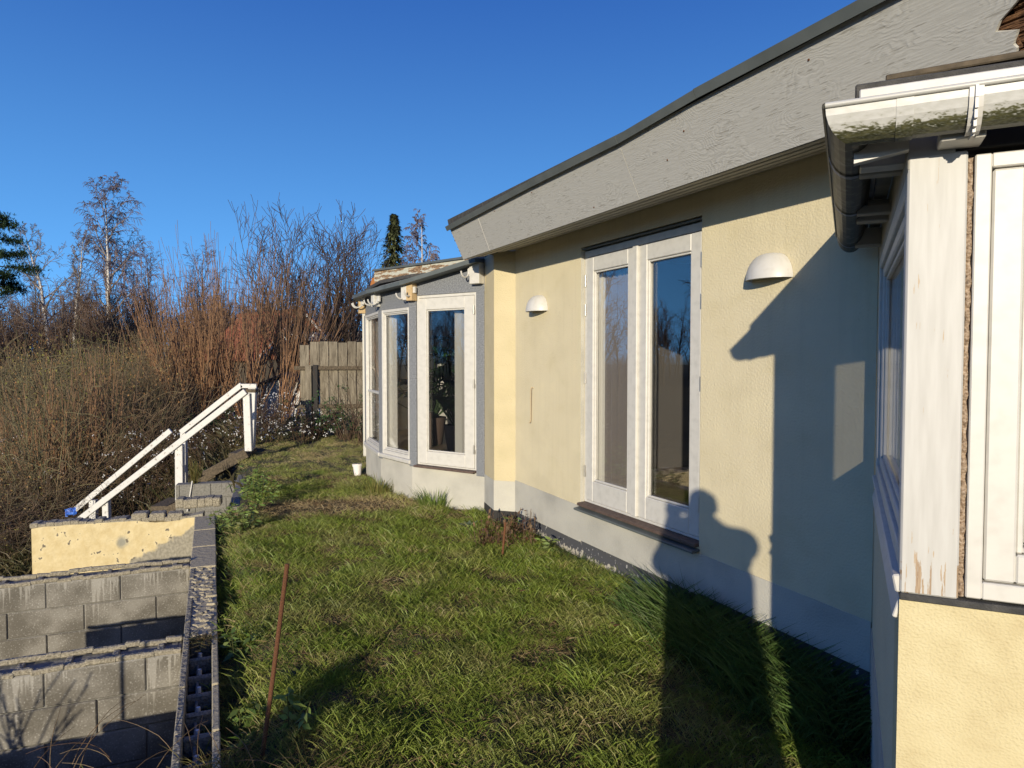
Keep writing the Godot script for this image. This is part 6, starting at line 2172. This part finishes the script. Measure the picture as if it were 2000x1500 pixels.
func itex_peel() -> ImageTexture:
	var a := noise(71, 1.0, 4)
	return itex(512, 128, func(x: int, y: int) -> Color:
		var u := x / 512.0
		var v := y / 128.0
		var n1 := a.get_noise_2d(u * 3.5, v * 4.5)
		var n2 := a.get_noise_2d(u * 16.0, v * 14.0 + 40.0)
		var bare := smoothstep(-0.06, 0.03, n1 + 0.35 * n2)
		return clampc(clampc(lin(0.58, 0.56, 0.46), lin(0.45, 0.46, 0.38), 0.5 + n2), clampc(lin(0.13, 0.075, 0.04), lin(0.42, 0.29, 0.17), 0.5 + n2), bare))


# u runs along the gutter, v round it: the green growth clings to the underside
func itex_gutter(from: float) -> ImageTexture:
	var a := noise(81, 1.0, 4)
	return itex(1024, 256, func(x: int, y: int) -> Color:
		var u := x / 1024.0
		var v := y / 256.0
		var n1 := a.get_noise_2d(u * 60.0, v * 8.0)
		var n2 := a.get_noise_2d(u * 190.0 + 7.0, v * 22.0)
		var alg := smoothstep(from - 0.09, from + 0.05, v + n1 * 0.2 + n2 * 0.12)
		var k := clampc(lin(0.52, 0.515, 0.49), lin(0.44, 0.435, 0.40), 0.5 + n1)
		var g := clampc(lin(0.02, 0.022, 0.008), lin(0.11, 0.105, 0.045), 0.35 + n1 * 0.8 + n2 * 0.6)
		return clampc(k, g, alg * (0.88 + 0.5 * n2)))


# concrete blocks: speckle, a damp foot and pale lime that has run down from the top
func itex_blocks(s: int) -> ImageTexture:
	var a := noise(91 + s, 1.0, 4)
	return itex(512, 320, func(x: int, y: int) -> Color:
		var u := x / 512.0 * 2.0
		var v := y / 320.0 * 1.25
		var n1 := a.get_noise_2d(u * 3.0, v * 3.0)
		var n2 := a.get_noise_2d(u * 70.0, v * 70.0)
		var k := clampc(lin(0.125, 0.113, 0.09), lin(0.25, 0.232, 0.195), 0.5 + n1 * 1.1 + n2 * 0.5)
		var run := a.get_noise_2d(u * 34.0, 5.0) * 0.75 + a.get_noise_2d(u * 4.0, 9.0) * 0.75 - 0.12
		var reach := pow(maxf(0.0, run), 1.3) * 0.75 + 0.008
		var lime := (1.0 - smoothstep(reach * 0.6, reach, v + n2 * 0.012)) * 0.55
		k = clampc(k, lin(0.42, 0.40, 0.35), lime)
		return clampc(k, lin(0.55, 0.54, 0.5), smoothstep(0.42, 0.5, n2) * 0.5))


# yellow render on the far block wall: flaked spots and a bare grey wedge at its right foot
func itex_render() -> ImageTexture:
	var a := noise(101, 1.0, 4)
	return itex(512, 320, func(x: int, y: int) -> Color:
		var u := x / 512.0
		var v := y / 320.0
		var n1 := a.get_noise_2d(u * 12.0, v * 8.0)
		var n2 := a.get_noise_2d(u * 50.0, v * 30.0)
		var k := clampc(lin(0.56, 0.45, 0.235), lin(0.66, 0.555, 0.325), 0.5 + n1 * 0.8 + n2 * 0.3)
		var bare := smoothstep(-0.02, 0.02, v * 1.5 + u * 1.0 - 1.06 + n1 * 0.06)
		k = clampc(k, clampc(lin(0.24, 0.22, 0.17), lin(0.35, 0.32, 0.25), 0.5 + n2), bare)
		k = clampc(k, lin(0.2, 0.21, 0.2), 0.7 * (1.0 - smoothstep(0.01, 0.055, Vector2(u - 0.52, (v - 0.16) * 0.8).length() + n1 * 0.02)))
		return clampc(k, lin(0.16, 0.14, 0.1), smoothstep(0.5, 0.54, n1 + n2 * 0.3)))


func itex_fence() -> ImageTexture:
	var a := noise(111, 1.0, 4)
	return itex(256, 512, func(x: int, y: int) -> Color:
		var u := x / 256.0
		var v := y / 512.0
		var n1 := a.get_noise_2d(u * 40.0, v * 3.0)
		var n2 := a.get_noise_2d(u * 3.0, v * 3.0 + 9.0)
		return clampc(clampc(lin(0.11, 0.092, 0.065), lin(0.31, 0.27, 0.20), 0.5 + n1 * 1.0 + n2 * 0.6), lin(0.05, 0.04, 0.025), smoothstep(0.3, 0.42, n1)))


func itex_birch() -> ImageTexture:
	var a := noise(121, 1.0, 4)
	return itex(128, 512, func(x: int, y: int) -> Color:
		var n1 := a.get_noise_2d(x / 128.0 * 3.0, y / 512.0 * 34.0)
		var n2 := a.get_noise_2d(x / 128.0 * 6.0, y / 512.0 * 8.0 + 40.0)
		return clampc(clampc(lin(0.5, 0.47, 0.42), lin(0.68, 0.66, 0.62), 0.5 + n2), lin(0.05, 0.04, 0.035), smoothstep(0.22, 0.36, n1 + n2 * 0.3)))
# ---------------------------------------------------------------- mesh building
class MB:
	var v := PackedVector3Array()
	var n := PackedVector3Array()
	var uv := PackedVector2Array()
	var c := PackedColorArray()
	var ix := PackedInt32Array()
	var col := Color.WHITE
	var uvo := Vector2.ZERO
	var has_col := false
	var second := false   # the same texture coordinates again, for stains laid over a tiled material

	func _push(p: Vector3, nn: Vector3, t: Vector2) -> void:
		v.append(p)
		n.append(nn)
		uv.append(t)
		c.append(col)

	func tri(a: Vector3, b: Vector3, d: Vector3, o: Vector3, ta := Vector2.ZERO, tb := Vector2.ZERO, td := Vector2.ZERO) -> void:
		var nn := (b - a).cross(d - a)
		var k := v.size()
		if nn.dot(o) > 0.0:
			ix.append_array([k, k + 2, k + 1])
		else:
			nn = -nn
			ix.append_array([k, k + 1, k + 2])
		nn = nn.normalized()
		_push(a, nn, ta)
		_push(b, nn, tb)
		_push(d, nn, td)

	func quad(a: Vector3, b: Vector3, d: Vector3, e: Vector3, o: Vector3, ta := Vector2.ZERO, tb := Vector2.ZERO, td := Vector2.ZERO, te := Vector2.ZERO) -> void:
		var nn := (b - a).cross(d - a)
		if nn.length_squared() < 1e-14:
			nn = (d - a).cross(e - a)
		var k := v.size()
		if nn.dot(o) > 0.0:
			ix.append_array([k, k + 2, k + 1, k, k + 3, k + 2])
		else:
			nn = -nn
			ix.append_array([k, k + 1, k + 2, k, k + 2, k + 3])
		nn = nn.normalized()
		_push(a, nn, ta)
		_push(b, nn, tb)
		_push(d, nn, td)
		_push(e, nn, te)

	# a box with chamfered edges; every face carries metres as texture coordinates
	func box(at: Vector3, size: Vector3, bv := 0.0, turn := Basis.IDENTITY) -> void:
		var h := size / 2.0
		bv = minf(bv, minf(h.x, minf(h.y, h.z)) * 0.45)
		for k in 3:
			var i := (k + 1) % 3
			var j := (k + 2) % 3
			for s in [-1.0, 1.0]:
				var q: Array[Vector3] = []
				var t: Array[Vector2] = []
				for m in [[-1, -1], [1, -1], [1, 1], [-1, 1]]:
					var p := Vector3.ZERO
					p[k] = s * h[k]
					p[i] = m[0] * (h[i] - bv)
					p[j] = m[1] * (h[j] - bv)
					q.append(at + turn * p)
					var w := p
					t.append(uvo + (Vector2(w.x, w.y) if k == 2 else (Vector2(w.z, w.y) if k == 0 else Vector2(w.x, w.z))))
				var o := Vector3.ZERO
				o[k] = s
				quad(q[0], q[1], q[2], q[3], turn * o, t[0], t[1], t[2], t[3])
		if bv <= 0.0:
			return
		for k in 3:
			var i := (k + 1) % 3
			var j := (k + 2) % 3
			for si in [-1.0, 1.0]:
				for sj in [-1.0, 1.0]:
					var q: Array[Vector3] = []
					for m in [[-1, 0], [1, 0], [1, 1], [-1, 1]]:
						var p := Vector3.ZERO
						p[k] = m[0] * (h[k] - bv)
						p[i] = si * (h[i] - (bv if m[1] == 0 else 0.0))
						p[j] = sj * (h[j] - (0.0 if m[1] == 0 else bv))
						q.append(p)
					var o := Vector3.ZERO
					o[i] = si
					o[j] = sj
					var t0 := uvo + Vector2(q[0].x + q[0].z, q[0].y)
					quad(at + turn * q[0], at + turn * q[1], at + turn * q[2], at + turn * q[3], turn * o, t0, uvo + Vector2(q[1].x + q[1].z, q[1].y), uvo + Vector2(q[2].x + q[2].z, q[2].y), t0)
		for sx in [-1.0, 1.0]:
			for sy in [-1.0, 1.0]:
				for sz in [-1.0, 1.0]:
					var s3 := Vector3(sx, sy, sz)
					tri(at + turn * (s3 * (h - Vector3(0, bv, bv))), at + turn * (s3 * (h - Vector3(bv, 0, bv))), at + turn * (s3 * (h - Vector3(bv, bv, 0))), turn * s3, uvo, uvo, uvo)

	# a smooth tube through points, open or with flat ends
	func tube(pts: PackedVector3Array, rad: PackedFloat32Array, sides := 6, caps := false) -> void:
		var m := pts.size()
		var first := v.size()
		var side := Vector3.ZERO
		var along := 0.0
		for i in m:
			var d := (pts[mini(i + 1, m - 1)] - pts[maxi(i - 1, 0)]).normalized()
			if side == Vector3.ZERO:
				side = d.cross(Vector3(0.31, 0.17, 0.93)).normalized()
			else:
				side = (side - d * side.dot(d)).normalized()
			var up := side.cross(d)
			if i > 0:
				along += pts[i].distance_to(pts[i - 1])
			for k in sides + 1:
				var a := TAU * k / sides
				var o := side * cos(a) + up * sin(a)
				_push(pts[i] + o * rad[i], o, Vector2(float(k) / sides, along) + uvo)
		for i in m - 1:
			var r := first + i * (sides + 1)
			for k in sides:
				ix.append_array([r + k, r + k + 1, r + k + sides + 1, r + k + 1, r + k + sides + 2, r + k + sides + 1])
		if caps:
			for e in [0, m - 1]:
				var o: Vector3 = (pts[0] - pts[1]) if e == 0 else (pts[m - 1] - pts[m - 2])
				var r: int = first + e * (sides + 1)
				for k in sides:
					tri(pts[e], v[r + k], v[r + k + 1], o)

	# a thin twig: three flat sides, cheap
	func twig(a: Vector3, b: Vector3, ra: float, rb: float) -> void:
		var d := (b - a).normalized()
		var s := d.cross(Vector3(0.31, 0.27, 0.91)).normalized()
		var u := s.cross(d)
		var k := v.size()
		var s1 := -0.5 * s + 0.866 * u
		var s2 := -0.5 * s - 0.866 * u
		v.append_array([a + s * ra, a + s1 * ra, a + s2 * ra, b + s * rb, b + s1 * rb, b + s2 * rb])
		n.append_array([s, s1, s2, s, s1, s2])
		for q in 6:
			uv.append(Vector2.ZERO)
			c.append(col)
		ix.append_array([k, k + 1, k + 3, k + 1, k + 4, k + 3, k + 1, k + 2, k + 4, k + 2, k + 5, k + 4, k + 2, k, k + 5, k, k + 3, k + 5])

	# a flat outline in x and depth, raised from y0 to y1
	func slab(outline: PackedVector2Array, y0: float, y1: float) -> void:
		var t := Geometry2D.triangulate_polygon(outline)
		for i in range(0, t.size(), 3):
			var a := outline[t[i]]
			var b := outline[t[i + 1]]
			var d := outline[t[i + 2]]
			tri(Vector3(a.x, y1, -a.y), Vector3(b.x, y1, -b.y), Vector3(d.x, y1, -d.y), Vector3.UP, a, b, d)
			tri(Vector3(a.x, y0, -a.y), Vector3(b.x, y0, -b.y), Vector3(d.x, y0, -d.y), Vector3.DOWN, a, b, d)
		var mid := Vector2.ZERO
		for p in outline:
			mid += p / outline.size()
		var cw := Geometry2D.is_polygon_clockwise(outline)
		for i in outline.size():
			var a := outline[i]
			var b := outline[(i + 1) % outline.size()]
			var e := (b - a)
			var o := Vector3(e.y, 0, e.x) if not cw else Vector3(-e.y, 0, -e.x)
			quad(Vector3(a.x, y0, -a.y), Vector3(b.x, y0, -b.y), Vector3(b.x, y1, -b.y), Vector3(a.x, y1, -a.y), o, Vector2(0, y0), Vector2(e.length(), y0), Vector2(e.length(), y1), Vector2(0, y1))

	# an outline in local x and y, thickened from z0 back to z1
	func plate(outline: PackedVector2Array, z0: float, z1: float, xf := Transform3D.IDENTITY) -> void:
		var t := Geometry2D.triangulate_polygon(outline)
		for i in range(0, t.size(), 3):
			var a := outline[t[i]]
			var b := outline[t[i + 1]]
			var d := outline[t[i + 2]]
			for s in [[z0, 1.0], [z1, -1.0]]:
				var z: float = s[0]
				tri(xf * Vector3(a.x, a.y, z), xf * Vector3(b.x, b.y, z), xf * Vector3(d.x, d.y, z), xf.basis.z * s[1] * signf(z0 - z1), a + uvo, b + uvo, d + uvo)
		var cw := Geometry2D.is_polygon_clockwise(outline)
		for i in outline.size():
			var a := outline[i]
			var b := outline[(i + 1) % outline.size()]
			var e := b - a
			var o := (Vector3(-e.y, e.x, 0) if cw else Vector3(e.y, -e.x, 0))
			quad(xf * Vector3(a.x, a.y, z0), xf * Vector3(b.x, b.y, z0), xf * Vector3(b.x, b.y, z1), xf * Vector3(a.x, a.y, z1), xf.basis * o, a + uvo, b + uvo, b + uvo, a + uvo)

	# a wall from x0 to x1 and y0 to y1, its face at z and its back at z - thick, with rectangular openings [x0, y0, x1, y1]
	func wall(x0: float, x1: float, y0: float, y1: float, z: float, thick: float, holes := []) -> void:
		var xs := [x0, x1]
		var ys := [y0, y1]
		for h in holes:
			xs.append_array([h[0], h[2]])
			ys.append_array([h[1], h[3]])
		xs.sort()
		ys.sort()
		var open := func(mx: float, my: float) -> bool:
			for h in holes:
				if mx > h[0] and mx < h[2] and my > h[1] and my < h[3]:
					return true
			return false
		for i in xs.size() - 1:
			for j in ys.size() - 1:
				var a: float = xs[i]
				var b: float = xs[i + 1]
				var e: float = ys[j]
				var f: float = ys[j + 1]
				if b - a < 1e-6 or f - e < 1e-6 or open.call((a + b) / 2, (e + f) / 2):
					continue
				for s in [[z, 1.0], [z - thick, -1.0]]:
					quad(Vector3(a, e, s[0]), Vector3(b, e, s[0]), Vector3(b, f, s[0]), Vector3(a, f, s[0]), Vector3(0, 0, s[1]), Vector2(a, e), Vector2(b, e), Vector2(b, f), Vector2(a, f))
		for h in [[x0, y0, x1, y1]] + holes:
			var s := 1.0 if h[0] == x0 and h[1] == y0 and h[2] == x1 else -1.0
			var zb := z - thick
			quad(Vector3(h[0], h[1], z), Vector3(h[0], h[3], z), Vector3(h[0], h[3], zb), Vector3(h[0], h[1], zb), Vector3(-s, 0, 0), Vector2(0, h[1]), Vector2(0, h[3]), Vector2(thick, h[3]), Vector2(thick, h[1]))
			quad(Vector3(h[2], h[1], z), Vector3(h[2], h[3], z), Vector3(h[2], h[3], zb), Vector3(h[2], h[1], zb), Vector3(s, 0, 0), Vector2(0, h[1]), Vector2(0, h[3]), Vector2(thick, h[3]), Vector2(thick, h[1]))
			quad(Vector3(h[0], h[1], z), Vector3(h[2], h[1], z), Vector3(h[2], h[1], zb), Vector3(h[0], h[1], zb), Vector3(0, -s, 0), Vector2(h[0], 0), Vector2(h[2], 0), Vector2(h[2], thick), Vector2(h[0], thick))
			quad(Vector3(h[0], h[3], z), Vector3(h[2], h[3], z), Vector3(h[2], h[3], zb), Vector3(h[0], h[3], zb), Vector3(0, s, 0), Vector2(h[0], 0), Vector2(h[2], 0), Vector2(h[2], thick), Vector2(h[0], thick))

	# four boxes butted into a rectangular frame; w = widths left, right, top, bottom
	func ring(x0: float, x1: float, y0: float, y1: float, w: Array, zf: float, zb: float, bv := 0.003) -> void:
		var zc := (zf + zb) / 2
		var dz := zf - zb
		box(Vector3(x0 + w[0] / 2, (y0 + y1) / 2, zc), Vector3(w[0], y1 - y0, dz), bv)
		box(Vector3(x1 - w[1] / 2, (y0 + y1) / 2, zc), Vector3(w[1], y1 - y0, dz), bv)
		var xm: float = (x0 + w[0] + x1 - w[1]) / 2
		var lx: float = x1 - w[1] - x0 - w[0]
		box(Vector3(xm, y1 - w[2] / 2, zc), Vector3(lx, w[2], dz), bv)
		box(Vector3(xm, y0 + w[3] / 2, zc), Vector3(lx, w[3], dz), bv)

	func mesh() -> ArrayMesh:
		var a := []
		a.resize(Mesh.ARRAY_MAX)
		a[Mesh.ARRAY_VERTEX] = v
		a[Mesh.ARRAY_NORMAL] = n
		a[Mesh.ARRAY_TEX_UV] = uv
		if second:
			a[Mesh.ARRAY_TEX_UV2] = uv
		if has_col:
			a[Mesh.ARRAY_COLOR] = c
		a[Mesh.ARRAY_INDEX] = ix
		var m := ArrayMesh.new()
		if v.size():
			m.add_surface_from_arrays(Mesh.PRIMITIVE_TRIANGLES, a)
		return m


# ---------------------------------------------------------------- naming and placing
var used := {}


func numbered(called: String) -> String:
	var k: int = used.get(called, 0)
	used[called] = k + 1
	return called if k == 0 else "%s_%03d" % [called, k]


func tag(o: Node, label: String, category: String, group := "") -> Node:
	o.set_meta("label", label)
	o.set_meta("category", category)
	if group:
		o.set_meta("group", group)
	return o


func thing(called: String, label: String, category: String, at: Vector3, group := "") -> Node3D:
	var o := Node3D.new()
	o.name = numbered(called)
	add_child(o, true)
	o.position = at
	tag(o, label, category, group)
	return o


# one mesh as a child of a thing or part, laid out in the axes of "where" (world axes if left out)
func part(parent: Node3D, called: String, b: MB, m: Material, where := Transform3D.IDENTITY) -> MeshInstance3D:
	var o := MeshInstance3D.new()
	o.name = called
	o.mesh = b.mesh()
	o.material_override = m
	parent.add_child(o, true)
	o.global_transform = where
	return o


func joint(parent: Node3D, called: String, where := Transform3D.IDENTITY) -> Node3D:
	var o := Node3D.new()
	o.name = called
	parent.add_child(o, true)
	o.global_transform = where
	return o


func single(called: String, label: String, category: String, b: MB, m: Material, where := Transform3D.IDENTITY, group := "") -> MeshInstance3D:
	var o := MeshInstance3D.new()
	o.name = numbered(called)
	o.mesh = b.mesh()
	o.material_override = m
	add_child(o, true)
	o.global_transform = where
	tag(o, label, category, group)
	return o


func kind(o: Node, k: String) -> Node:
	o.set_meta("kind", k)
	return o


func pt(x: float, d: float, y: float) -> Vector3:
	return Vector3(x, y, -d)


# axes of a wall seen from outside: x to the right along it, y up, z outwards
func axes(o: Vector2, x: Vector2, y := 0.0) -> Transform3D:
	x = x.normalized()
	return Transform3D(Basis(Vector3(x.x, 0, -x.y), Vector3.UP, Vector3(x.y, 0, x.x)), Vector3(o.x, y, -o.y))


# ---------------------------------------------------------------- textures and materials
func lin(r: float, g: float, b: float, a := 1.0) -> Color:
	var q := Color(r, g, b).linear_to_srgb()
	q.a = a
	return q


func noise(s: int, f: float, oct := 4, type := FastNoiseLite.TYPE_SIMPLEX_SMOOTH) -> FastNoiseLite:
	var q := FastNoiseLite.new()
	q.seed = s
	q.frequency = f
	q.noise_type = type
	q.fractal_octaves = oct
	return q


func ntex(s: int, f: float, oct: int, stops: Array, size := 512, type := FastNoiseLite.TYPE_SIMPLEX_SMOOTH) -> NoiseTexture2D:
	var t := NoiseTexture2D.new()
	t.width = size
	t.height = size
	t.seamless = true
	t.generate_mipmaps = false
	t.noise = noise(s, f, oct, type)
	if stops.size():
		var g := Gradient.new()
		g.offsets = PackedFloat32Array(stops.map(func(e): return e[0]))
		g.colors = PackedColorArray(stops.map(func(e): return lin(e[1], e[2], e[3])))
		t.color_ramp = g
	return t


func itex(w: int, h: int, f: Callable) -> ImageTexture:
	var im := Image.create(w, h, false, Image.FORMAT_RGB8)
	for y in h:
		for x in w:
			im.set_pixel(x, y, f.call(x, y))
	return ImageTexture.create_from_image(im)


func mat(c: Color, rough := 0.8, metal := 0.0) -> StandardMaterial3D:
	var m := StandardMaterial3D.new()
	m.albedo_color = c
	m.roughness = rough
	m.metallic = metal
	return m


func tri_mat(t: Texture2D, scale: float, rough := 0.85, bump: Texture2D = null, depth := 0.1, world := true) -> StandardMaterial3D:
	var m := mat(Color.WHITE, rough)
	m.albedo_texture = t
	m.uv1_triplanar = true
	m.uv1_world_triplanar = world
	m.uv1_scale = Vector3.ONE * scale
	if bump:
		m.heightmap_enabled = true
		m.heightmap_texture = bump
		m.heightmap_scale = depth
	return m


func uv_mat(t: Texture2D, scale: Vector2, rough := 0.85, bump: Texture2D = null, depth := 0.1, off := Vector2.ZERO) -> StandardMaterial3D:
	var m := mat(Color.WHITE, rough)
	m.albedo_texture = t
	m.uv1_scale = Vector3(scale.x, scale.y, 1)
	m.uv1_offset = Vector3(off.x, off.y, 0)
	if bump:
		m.heightmap_enabled = true
		m.heightmap_texture = bump
		m.heightmap_scale = depth
	return m


func leafy(m: StandardMaterial3D, through := 0.5) -> StandardMaterial3D:
	m.vertex_color_use_as_albedo = true
	m.backlight_enabled = true
	m.backlight = Color(through, through, through)
	return m
